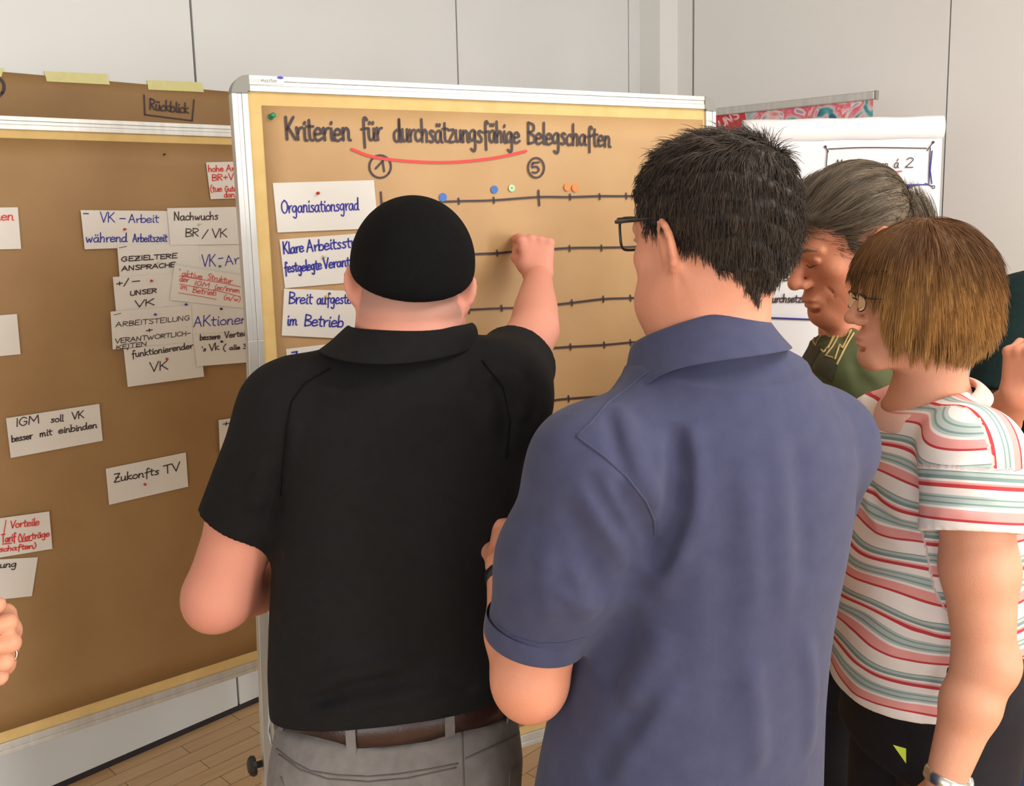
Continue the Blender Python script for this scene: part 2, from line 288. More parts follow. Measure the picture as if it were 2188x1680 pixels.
# ------------------------------------------------------------------ pinboards
def pinboard(pl, u0, u1, v0, v1, label, felt, legs, skew=0.0):
    root = empty('pinboard', [*pl.xyz((u0 + u1) / 2, 0)[:2], 0], label, 'pinboard', 'mobile pinboards')
    fw, th, R = .030, .026, .034
    def X(u, v, o=0.0): return pl.xyz(u - skew * max(0, v1 - .5 - v) * (1 if u < (u0 + u1) / 2 else 0), v, o)
    MB().box(pl.xyz(u0 + .02, v0 + .02, -.020), pl.h * (u1 - u0 - .04), pl.up * (v1 - v0 - .04), pl.n * .017).build('board_panel', felt, root)
    if skew: MB().box(X(u0 + .01, v0 + .02, -.021), pl.h * .08, X(u0 + .01, v1 - .5) - X(u0 + .01, v0 + .02), pl.n * .0178).build('board_panel', felt, root)
    def rail(p, q, t, nrm):                            # a grooved rail from p to q, t its width direction
        mb = MB(); L = q - p
        for a, b, z in ((0, .34, 0), (.34, .62, -.0016), (.62, 1, 0)): mb.box(p + t * fw * a - pl.n * th, L, t * fw * (b - a), pl.n * (th + .004 + z))
        return mb.build('frame_rail', M['alu'], root, bevel=.0008)
    rail(X(u0 + R, v1), X(u1 - R, v1), -pl.up, 0); rail(X(u0 + R, v0 + fw), X(u1 - R, v0 + fw), -pl.up, 0)
    (rail(X(u0, v0 + R), X(u0, v1 - .5), pl.h, 0), rail(X(u0, v1 - .5), X(u0, v1 - R), pl.h, 0)) if skew else rail(X(u0, v0 + R), X(u0, v1 - R), pl.h, 0); rail(X(u1, v0 + R), X(u1, v1 - R), -pl.h, 0)
    for su, sv, cu, cv in ((1, -1, u0, v1), (-1, -1, u1, v1), (1, 1, u0, v0), (-1, 1, u1, v0)):
        pts = [(0, R)] + [(R * (1 - math.cos(a)), R * (1 - math.sin(a))) for a in np.linspace(0, PI / 2, 9)] + [(R, 0), (R, fw), (fw, fw), (fw, R)]
        V = [X(cu + su * a, cv + sv * b, o) for o in (.0055, -th - .001) for a, b in pts]; n = len(pts)
        F = [tuple(range(n)), tuple(range(n, 2 * n))[::-1]] + [(i, (i + 1) % n, n + (i + 1) % n, n + i) for i in range(n)]
        bm = mesh('corner_cap', V, F, M['grey'], root, bevel=.001); b2 = bmesh.new(); b2.from_mesh(bm.data); bmesh.ops.recalc_face_normals(b2, faces=b2.faces); b2.to_mesh(bm.data); b2.free()
    if legs:
        for u, sg in ((u0, -1), (u1, 1)):
            ui = u - sg * .034; tp = X(ui, v0 + .95, -.052); z0 = np.array([*X(ui, v0, -.052)[:2], .02])
            leg = MB().box(z0, pl.h * sg * .028, pl.n * .022, tp - z0).build('post', M['alu'], root, bevel=.002)
            MB().tube([z0 + pl.n * .30, z0 + pl.n * .1 + UP * .012, z0 - pl.n * .1 + UP * .012, z0 - pl.n * .30], .016, 10).build('foot', M['grey'], leg)
            kz = LEG_KNOB; kp = X(u, (kz - pl.P0[2]), -.012) + pl.h * sg * .001
            MB().lathe(kp, pl.h * sg, [(0, .007), (.012, .007), (.013, .019), (.020, .021), (.026, .017), (.029, .010)], 14).build('clamp_knob', M['dark'], root, smooth=False)
    return root
LEG_KNOB = float(PR.pt(556, 1640)[2])
uL, vT = PR.uv(494, 186)[0], PR.uv(520, 160)[1]; uR_ = PR.uv(1528, 260)[0]
BR = pinboard(PR, uL - .001, uR_, vT - 1.5, vT, 'pinboard with silver frame and title sheet, standing in the middle', M['felt'], True, .030)
lv0 = PLB.uv(0, 1616)[1]; lv1 = PLB.uv(0, 247)[1]; lur = PLB.uv(560, 600)[0] + .16
BL = pinboard(PLB, lur - 1.2, lur, lv0, lv1, 'pinboard at the left edge, covered with many cards, partly behind the other board', M['felt'], True)
# maker's sticker on the top rail
st = empty('sticker', PR.pt(560, 172, .0045), 'small white maker label with grey lettering and a blue oval on the top rail', 'sticker')
def quad(pl, pts, off, th, name, m, parent, nu=1, nv=1, bow=0.0, lift=None):
    """a thin sheet whose four corners (tl, tr, br, bl) lie at picture points; bow lifts its middle"""
    C = [pl.uv(*p, off) for p in pts]; V = []; F = []
    for side in (0, 1):
        for j in range(nv + 1):
            for i in range(nu + 1):
                a, b = i / nu, j / nv; q = (C[0] * (1 - a) + C[1] * a) * (1 - b) + (C[3] * (1 - a) + C[2] * a) * b
                o = off + bow * (4 * a * (1 - a) + 0) + (lift(a, b) if lift else 0); V.append(pl.xyz(q[0], q[1], o + (0 if side else th)))
    n = (nu + 1) * (nv + 1); idx = lambda s_, i, j: s_ * n + j * (nu + 1) + i
    for j in range(nv):
        for i in range(nu): F.append((idx(0, i, j), idx(0, i, j + 1), idx(0, i + 1, j + 1), idx(0, i + 1, j))); F.append((idx(1, i, j), idx(1, i + 1, j), idx(1, i + 1, j + 1), idx(1, i, j + 1)))
    for j in range(nv): F.append((idx(0, 0, j), idx(1, 0, j), idx(1, 0, j + 1), idx(0, 0, j + 1))); F.append((idx(0, nu, j), idx(0, nu, j + 1), idx(1, nu, j + 1), idx(1, nu, j)))
    for i in range(nu): F.append((idx(0, i, 0), idx(0, i + 1, 0), idx(1, i + 1, 0), idx(1, i, 0))); F.append((idx(0, i, nv), idx(1, i, nv), idx(1, i + 1, nv), idx(0, i + 1, nv)))
    return mesh(name, V, F, m, parent, smooth=False)
quad(PR, [(524, 160), (607, 164), (607, 181), (524, 180)], .0043, .0004, 'backing', M['white'], st)
mb = MB(); scribe(mb, PR, 'Lega', (537, 173.5), (560, 174.8), .0040, .0009, .0051, 0, 0); mb.build('pale_lettering', M['logo_pale'], st)
mb = MB(); scribe(mb, PR, 'master', (559, 174.8), (593, 176.6), .0042, .0010, .0051, 0, 0); mb.build('lettering', M['logo_grey'], st)
mb = MB()
for i in range(3):
    for j in range(3): u, v = PR.uv(527.5 + i * 3, 168.5 + j * 2.6, .005); mb.add([PR.xyz(u, v, .0051), PR.xyz(u + .0017, v, .0051), PR.xyz(u + .0017, v - .0016, .0051), PR.xyz(u, v - .0016, .0051)], [(0, 3, 2, 1)])
mb.build('logo_grid', M['logo_pale'], st)
u, v = PR.uv(597.5, 167); MB().add([PR.xyz(u + .0062 * math.cos(a), v + .0028 * math.sin(a), .0052) for a in np.linspace(0, 2 * PI, 20, False)], [tuple(range(20))]).build('blue_oval', M['logo_blue'], st)
# ------------------------------------------------------------------ brown paper sheets
PRP = .0005 - .003
sheet = empty('brown_paper_sheet', PR.pt(1000, 640, PRP), 'brown paper sheet headed with a title and axis lines, pinned to the middle board', 'paper sheet', 'brown paper sheets')
bl = PR.xyz(PR.uv(560, 225)[0] + .004, vT - 1.42, 0); ub = PR.uv(560, 225); ur = PR.uv(1502, 256)
def kraft_lift(a, b): return .0012 * math.sin(7 * a + 2 * b) * math.sin(5 * b + a) + .0012
def sheet_uv(pl, u0, u1, v1, v0, off, name, m, parent, nu=24, nv=24):
    P = [(u0, v1), (u1, v1), (u1, v0), (u0, v0)]; V = []; F = []
    for j in range(nv + 1):
        for i in range(nu + 1):
            a, b = i / nu, j / nv; V.append(pl.xyz(u0 + (u1 - u0) * a, v1 + (v0 - v1) * b, off + kraft_lift(a, b)))
    for j in range(nv):
        for i in range(nu): k = j * (nu + 1) + i; F.append((k, k + nu + 1, k + nu + 2, k + 1))
    o = mesh(name, V, F, m, parent, smooth=True); s = o.modifiers.new('thick', 'SOLIDIFY'); s.thickness = .0003; s.offset = -1; return o
sheet_uv(PR, ub[0], ur[0], ub[1], vT - 1.45, PRP, 'paper', M['kraft'], sheet)
OFF = .0013
mb = MB()
for t, a, b in (('Kriterien', (612, 299), (751, 300)), ('für', (772, 299), (818, 300)), ('durchsätzungsfähige', (842, 302), (1112, 305)), ('Belegschaften', (1128, 306), (1306, 313))): scribe(mb, PR, t, a, b, .0235, .0052, OFF, .0, .5, 1.85)
mb.build('title_writing', M['black'], sheet)
strokes(MB(), PR, [[(752, 319), (800, 336), (880, 345), (960, 347), (1040, 340), (1090, 331), (1124, 323)]], .006, OFF + .0001).build('red_underline', M['red'], sheet)
def circ(cx, cy, rx, ry, n=22, a0=.6): return [(cx + rx * math.cos(a0 + 2 * PI * k / n), cy + ry * math.sin(a0 + 2 * PI * k / n)) for k in range(n + 1)]
strokes(MB(), PR, [circ(812.5, 356, 23, 24), [(803, 360), (818, 344)], [(818, 344), (821, 366)]], .0042, OFF).build('scale_number', M['black'], sheet)
strokes(MB(), PR, [circ(1146, 358.5, 17, 21), [(1152, 347), (1139, 348)], [(1139, 348), (1138, 357), (1147, 356), (1152, 363), (1146, 369), (1138, 368)]], .0042, OFF).build('scale_number', M['black'], sheet)
def axis(line, ticks, big, name):
    m_ = MB(); strokes(m_, PR, [line], .0046, OFF)
    for x, y in ticks: strokes(m_, PR, [[(x, y - 6), (x + 1, y + 6)]], .0038, OFF)
    for x, y, h1, h2 in big: strokes(m_, PR, [[(x, y - h1), (x + 2, y + h2)]], .0044, OFF)
    m_.build('axis_line', M['black'], sheet)
axis([(820, 434), (900, 433), (980, 430), (1055, 428), (1151, 421), (1218, 421), (1282, 419), (1338, 419), (1420, 417), (1480, 416)], [(980, 430), (1055, 428), (1218, 421), (1281, 420), (1338, 419), (1400, 418)], [(814, 425, 14, 18), (1151, 424, 17, 15)], 1)
axis([(830, 556), (1000, 544), (1062, 541), (1110, 537), (1216, 530), (1285, 529), (1340, 528), (1420, 524)], [(890, 551), (1062, 541), (1217, 531), (1285, 530)], [(832, 556, 14, 14)], 2)
axis([(1002, 662), (1072, 659), (1100, 658), (1160, 654), (1222, 647), (1289, 639), (1347, 637), (1400, 634)], [(1072, 659), (1222, 647), (1289, 639), (1347, 637)], [(1001, 662, 7, 7)], 3)
axis([(1030, 752), (1100, 747), (1190, 743), (1219, 741), (1291, 737), (1347, 732), (1420, 727)], [(1105, 747), (1219, 741), (1291, 737), (1347, 732)], [], 4)
axis([(1060, 868), (1160, 858), (1215, 852), (1300, 846)], [(1215, 852)], [(1159, 864, 10, 10)], 5)
axis([(1080, 990), (1140, 984), (1180, 981)], [], [], 6); axis([(1080, 1070), (1135, 1064), (1170, 1060)], [], [], 7)
# ------------------------------------------------------------------ pins
def pin(pl, px, py, m, label, off=.0015, s=1.0, tilt=(0, 0), group='drawing pins'):
    o = pl.pt(px, py, off); ax = pl.n + pl.h * tilt[0] + pl.up * tilt[1]; root = empty('push_pin', o, label, 'pin', group)
    MB().lathe(o, ax, [(0, .0042 * s), (.001 * s, .0042 * s), (.002 * s, .0022 * s), (.007 * s, .002 * s), (.008 * s, .0036 * s), (.0095 * s, .0036 * s), (.0103 * s, .0022 * s)], 14).build('pin_head', M[m], root, smooth=True)
    MB().tube([o + ax * .0005, o - ax * .007], .0005, 6).build('needle', M['alu'], root)
    return root
pin(PR, 578, 250, 'pin_green', 'green push pin at the top corner of the titled sheet', 0.001, 1.35, (.25, .2))
# ------------------------------------------------------------------ cards
NC = [0]
def card(pl, pts, lvl, label, writing, pins=(), m='card', group='white moderation cards', bow=.0015, base=.0024, shape=None):
    off = base + lvl * .0016
    c = np.mean([pl.pt(*p, off) for p in pts], axis=0); root = empty('moderation_card', c, label, 'card', group)
    NC[0] += 1; ph = NC[0] * 1.7
    quad(pl, pts, off, .0004, 'card_sheet', M[m], root, 10, 4, 0, (lambda a, b: .0009 * math.sin(ph) * (b - .5)) if bow else None)
    by = {}
    for w_ in writing:
        colr = w_[0]; mb = by.setdefault(colr, MB())
        if w_[1] == 'L': strokes(mb, pl, w_[2], w_[3] if len(w_) > 3 else .0016, off + .0012)
        else: scribe(mb, pl, w_[1], w_[2], w_[3], w_[4], w_[5] if len(w_) > 5 else .0027, off + .0012)
    for k, mb in by.items(): mb.build('handwriting', M[k], root)
    for px, py, pm, lb in pins: pin(pl, px, py, pm, lb, off + .0006, .75)
    return root
# four cards of the middle board
card(PR, [(583, 391), (799, 385), (808, 488), (593, 497)], 0, 'white card reading Organisationsgrad, top of the column on the middle board', [('blue', 'Organisationsgrad', (602, 456), (768, 448), .0130, .0027)], [(679, 413, 'pin_red', 'red pin in the Organisationsgrad card')])
card(PR, [(597, 512), (806, 496), (818, 598), (609, 616)], 0, 'white card reading Klare Arbeitsstruk, second of the column on the middle board', [('blue', 'Klare', (606, 543), (650, 538), .0115, .003), ('blue', 'Arbeitsstruktur', (656, 538), (812, 522), .0115, .003), ('blue', 'festgelegte', (608, 583), (688, 575), .0105, .003), ('blue', 'Verantwortung', (692, 574), (815, 561), .0105, .003)], [(692, 548, 'pin_white', 'pale pin in the Klare Arbeitsstruk card')])
card(PR, [(607, 617), (815, 624), (812, 728), (602, 717)], 1, 'white card reading Breit aufgestellte im Betrieb, third of the column on the middle board', [('blue', 'Breit', (617, 649), (668, 649), .0115, .0028), ('blue', 'aufgestellte', (677, 650), (776, 648), .0115, .0028), ('blue', 'im', (613, 695), (636, 694), .011, .0028), ('blue', 'Betrieb', (650, 696), (734, 699), .0120, .0028)], [(697, 633, 'pin_yellow', 'yellow pin in the card below Klare Arbeitsstruk')])
card(PR, [(611, 746), (818, 722), (830, 822), (622, 848)], 0, 'white card reading Zusammen, lowest of the column, behind the black polo shoulder', [('blue', 'Zusammenarb', (624, 779), (775, 756), .0120, .003)], [(709, 743, 'pin_red', 'red pin in the Zusammen card')])
# sticker dots
def dot(px, py, r, m, label, core=None):
    o = PR.pt(px, py, .0012); root = MB().lathe(o, PR.n, [(0, r), (.0003, r)], 28).build('sticker_dot', M[m], None); tag(root, label, 'sticker', 'round voting stickers')
    if core: MB().lathe(o + PR.n * .0003, PR.n, [(0, r * .42), (.0001, r * .42)], 18).build('dot_center', M[core], root)
dot(946.5, 421.5, .0088, 'dot_blue', 'blue sticker dot on the top axis line just beside the black cap'); dot(1056.5, 405, .0083, 'dot_blue', 'blue sticker dot beside the mint dot, above the top axis line')
dot(1093.5, 402, .0075, 'dot_mint', 'pale mint sticker dot with a darker center', 'dot_core'); dot(1212.5, 400, .0085, 'dot_orange', 'orange sticker dot, the one nearer the number five'); dot(1229, 401.5, .0085, 'dot_orange', 'orange sticker dot, the one nearer the dark haired man')
# ------------------------------------------------------------------ left board: sheets and cards
s2 = empty('brown_paper_sheet', PLB.pt(250, 900), 'blank brown paper sheet covering the left board under the cards', 'paper sheet', 'brown paper sheets')
sheet_uv(PLB, lur - 1.17, PLB.uv(552, 1400)[0] + .10, PLB.uv(250, 302)[1], PLB.uv(300, 1480)[1] + .012, -.0025, 'paper', M['kraft2'], s2)
s3 = empty('brown_paper_sheet', PW.pt(250, 220), 'brown paper sheet reading Rückblick, taped to the wall above the left board', 'paper sheet', 'brown paper sheets')
a_ = PW.uv(0, 155); b_ = PW.uv(495, 195); MBk = sheet_uv(PW, a_[0] - .5, b_[0] + .25, (a_[1] + b_[1]) / 2, a_[1] - .9, .001, 'paper', M['kraft2'], s3)
mb = MB(); scribe(mb, PW, 'Rückblick', (320, 234), (404, 242), .016, .0042, .0045); strokes(mb, PW, [[(308, 203), (310, 245)], [(310, 245), (411, 258)], [(411, 258), (415, 213)]], .0042, .0045, False)
mb.build('handwriting', M['black'], s3); strokes(MB(), PW, [circ(-13, 186, 22, 22)], .008, .0045).build('ring_mark', M['black'], s3)
for i, (p, lb) in enumerate(([[(-120, 136), (8, 145), (3, 164), (-120, 158)], 'yellow tape strip at the very left edge of the wall paper'], [[(94, 152), (228, 158), (235, 181), (100, 174)], 'yellow tape strip on the wall paper, away from the Rückblick note'], [[(314, 171), (429, 175.5), (436, 197), (317, 191.5)], 'yellow tape strip above the Rückblick note, over the wall joint'])):
    t = quad(PW, p, .0036, .0002, 'tape_strip', M['tape'], None, 6, 1); tag(t, lb, 'tape', 'yellow tape strips')
K, B_, R_ = 'black', 'blue', 'red'
PL_ = PLB
card(PL_, [(-150, 446), (38, 443), (45, 532), (-142, 536)], 0, 'white card at the left edge with red letters ending in nen', [(R_, 'Themen', (-60, 471), (30, 470), .011)])
card(PL_, [(-145, 686), (36, 671), (44, 757), (-137, 775)], 0, 'blank white card at the left edge of the picture', [])
card(PL_, [(172, 449), (366, 451), (374, 526), (181, 533)], 1, 'white card reading VK-Arbeit während Arbeitszeit in blue', [(B_, '-', (177, 464), (191, 464), .011), (B_, 'VK', (214, 475), (246, 475), .0125, .0024), (B_, '-', (254, 475), (270, 475), .011), (B_, 'Arbeit', (275, 476), (340, 475), .0105, .0024), (B_, 'während', (183, 518), (273, 516), .0115, .0026), (B_, 'Arbeitszeit', (284, 517), (358, 516), .0105, .0026)], [(266, 490, 'pin_red', 'dark red pin in the VK-Arbeit während Arbeitszeit card')])
card(PL_, [(357, 445), (560, 441), (566, 521), (364, 524)], 3, 'white card reading Nachwuchs BR / VK', [(K, 'Nachwuchs', (372, 471), (467, 469), .0105), (K, 'BR', (396, 506), (426, 505), .0110, .0026), (K, '/', (432, 508), (446, 508), .011), (K, 'VK', (453, 508), (486, 507), .0115)], [(425, 479, 'pin_white', 'pale pin in the Nachwuchs card')])
card(PL_, [(440, 347), (520, 345), (527, 423), (450, 426)], 0, 'small white card with red writing, hohe, highest card on the left board', [(R_, 'hohe', (445, 367), (478, 366), .0085), (R_, 'Arb', (484, 366), (512, 364), .0085), (R_, 'BR+V', (453, 386), (500, 384), .0085), (R_, '(tue', (449, 410), (475, 409), .0085), (R_, 'Gutes', (481, 410), (512, 408), .0075), (R_, 'darum', (479, 422), (515, 420), .0075)])
card(PL_, [(250, 524), (424, 520), (428, 585), (256, 598)], 2, 'white card reading GEZIELTERE ANSPRACHE', [(K, '_', (255, 538), (274, 534), .009, .0016), (K, 'GEZIELTERE', (259, 559), (379, 551), .0058), (K, 'ANSPRACHE', (260, 579), (375, 570), .0058)], [(337, 561, 'pin_white', 'pale pin in the GEZIELTERE card')])
card(PL_, [(415, 520), (560, 516), (566, 600), (424, 604)], 1, 'white card reading VK-Ar in large blue letters', [(B_, 'VK', (431, 570), (462, 569), .0165, .0024), (B_, '-', (466, 560), (479, 558), .011), (B_, 'Arb', (482, 568), (528, 560), .0135, .0024)], [(469, 569, 'pin_green', 'green pin in the VK-Ar card')])
card(PL_, [(373, 566), (540, 592), (530, 660), (363, 641)], 5, 'white tilted card with four lines of red underlined writing', [(R_, '*', (380, 583), (386, 584), .009, .003), (R_, 'aktive', (388, 589), (432, 597), .0080, .0018), (R_, 'Struktur', (443, 597), (496, 606), .0080, .0018), (R_, 'der', (383, 601), (403, 604), .008, .0018), (R_, 'IGM', (414, 609), (448, 615), .0062, .0018), (R_, '(er/innen', (458, 618), (512, 626), .0072, .0018), (R_, 'im', (384, 617), (400, 620), .008, .0018), (R_, 'Betrieb', (411, 625), (462, 632), .0080, .0018), (R_, '(m/w)', (477, 640), (514, 645), .0068, .0018), (R_, 'L', [[(384, 590), (470, 604), (514, 613)], [(384, 607), (470, 623), (512, 634)], [(381, 626), (420, 632), (462, 640)]])])
card(PL_, [(241, 592), (372, 585), (412, 655), (248, 668)], 3, 'white card reading +/- UNSER VK', [(K, '+/', (248, 613), (278, 608), .0085), (K, '-', (280, 608), (302, 606), .009), (K, 'UNSER', (278, 632), (336, 625), .0056), (K, 'VK', (288, 657), (331, 652), .0088)], [(323, 600, 'pin_red', 'orange red pin in the UNSER VK card')])
card(PL_, [(236, 666), (408, 652), (412, 730), (241, 747)], 5, 'white card reading ARBEITSTEILUNG + VERANTWORTLICHKEITEN', [(K, '_', (243, 681), (262, 677), .009, .0015), (K, 'ARBEITSTEILUNG', (247, 699), (407, 684), .0062, .0019), (K, '+', (311, 712), (328, 709), .0065), (K, 'VERANTWORTLICH-', (246, 734), (408, 716), .0058, .0019), (K, 'KEITEN', (248, 747), (315, 738), .0052, .0019)], [(331, 672, 'pin_blue', 'blue pin in the ARBEITSTEILUNG card')])
card(PL_, [(399, 636), (566, 626), (572, 722), (411, 734)], 4, 'white card with the large blue word Aktionen', [(B_, 'AKtionen', (414, 699), (530, 691), .0145, .0026)], [(472, 660, 'pin_black', 'black pin in the Aktionen card'), (397, 651, 'pin_blue', 'blue pin between the UNSER VK and Aktionen cards')])
card(PL_, [(412, 716), (576, 706), (583, 770), (421, 783)], 5.6, 'white card reading bessere Verteil in black, under the Aktionen card', [(K, 'bessere', (427, 727), (471, 724), .0080), (K, 'Verteilung', (480, 723), (555, 714), .0085), (K, "'s", (430, 751), (441, 750), .006), (K, 'Vk', (447, 750), (469, 747), .0095), (K, '(', (475, 750), (484, 749), .009), (K, 'alle 3', (490, 748), (526, 745), .0065)], [(473, 730, 'pin_black', 'black pin in the bessere Verteil card')])
card(PL_, [(264, 746), (428, 727), (436, 805), (273, 827)], 4, 'white card reading funktionierender VK, lowest of the card cluster', [(K, "'", (270, 758), (276, 757), .008), (K, 'funktionierender', (281, 764), (413, 744), .0085), (K, 'VK', (320, 795), (360, 789), .0125)], [(356, 767, 'pin_red', 'red pin in the funktionierender card')])
card(PL_, [(12.5, 894), (212, 863), (219.5, 942), (23, 979)], 0, 'white card reading soll VK besser mit einbinden', [(K, 'IGM', (33, 912), (86, 904), .0098, .0026), (K, 'soll', (108, 903), (136, 900), .0085), (K, 'VK', (154, 897), (180, 893), .0092, .0026), (K, 'besser', (25, 945), (70, 937), .0085), (K, 'mit', (85, 934), (112, 929), .0085), (K, 'einbinden', (125, 927), (208, 914), .0085)])
card(PL_, [(226, 1002), (397, 967), (402, 1040), (233, 1079)], 0, 'white card reading Zukonfts TV, alone on the left board', [(K, 'Zukonfts', (243, 1031), (341, 1013), .0105, .003), (K, 'TV', (350, 1014), (386, 1004), .0118, .003)], [(309, 1035, 'pin_red', 'red pin in the Zukonfts TV card')])
card(PL_, [(467, 898), (620, 875), (625, 952), (470, 971)], 1, 'white card with a plus sign, behind the black polo sleeve', [(K, '+', (475, 913), (492, 910), .009)])
card(PL_, [(473, 966), (620, 945), (625, 1015), (478, 1035)], 0, 'white card edge just below the plus card', [])
card(PL_, [(-90, 1120), (105, 1093), (112, 1173), (-80, 1205)], 1, 'white card with red writing ending in Vorteile, at the left edge', [(R_, 'L', [[(13, 1112), (8, 1142)]], .0022), (R_, 'Vorteile', (22, 1129), (84, 1122), .0095), (R_, 'Tarif', (3, 1160), (34, 1155), .0095, .003), (R_, '(Verträge', (38, 1157), (106, 1146), .0085), (R_, 'enschaften)', (-22, 1182), (78, 1171), .0068), (R_, 'L', [[(6, 1163), (24, 1161)], [(44, 1158), (68, 1155)]], .003)])
card(PL_, [(-90, 1201), (81, 1191), (68, 1274), (-100, 1292)], 0, 'white card reading nung, lowest at the left edge', [(K, 'Planung', (-45, 1218), (36, 1211), .0085)])
pin(PLB, 351, 330, 'pin_black', 'lone dark pin high on the bare brown paper', .0015, .6)
# ------------------------------------------------------------------ smooth bodies: blended distance fields meshed on a grid
def nrm(v): v = np.asarray(v, float); return v / (np.linalg.norm(v) + 1e-12)
class Frame:
    def __init__(s, c, yaw=0, pitch=0, roll=0, sc=1.0):
        y, p, r = map(math.radians, (yaw, pitch, roll))
        Rz = np.array([[math.cos(y), -math.sin(y), 0], [math.sin(y), math.cos(y), 0], [0, 0, 1]])
        Rx = np.array([[1, 0, 0], [0, math.cos(-p), -math.sin(-p)], [0, math.sin(-p), math.cos(-p)]])
        Ry = np.array([[math.cos(r), 0, math.sin(r)], [0, 1, 0], [-math.sin(r), 0, math.cos(r)]])
        s.c = np.asarray(c, float); s.R = Rz @ Rx @ Ry; s.s = sc
    def w(s, p): return s.c + s.R @ (np.asarray(p, float) * s.s)
    def l(s, P): return ((P - s.c) @ s.R) / s.s
    def sub(s, c, R): f = Frame(s.w(c)); f.R = s.R @ R; f.s = s.s; return f
def rotz(a): a = math.radians(a); return np.array([[math.cos(a), -math.sin(a), 0], [math.sin(a), math.cos(a), 0], [0, 0, 1]])
def rotx(a): a = math.radians(a); return np.array([[1, 0, 0], [0, math.cos(a), -math.sin(a)], [0, math.sin(a), math.cos(a)]])
def roty(a): a = math.radians(a); return np.array([[math.cos(a), 0, math.sin(a)], [0, 1, 0], [-math.sin(a), 0, math.cos(a)]])
def smin(a, b, k):
    if k <= 0: return np.minimum(a, b)
    h = np.maximum(k - np.abs(a - b), 0) / k; return np.minimum(a, b) - h * h * k * .25
def smax(a, b, k): return -smin(-a, -b, k)
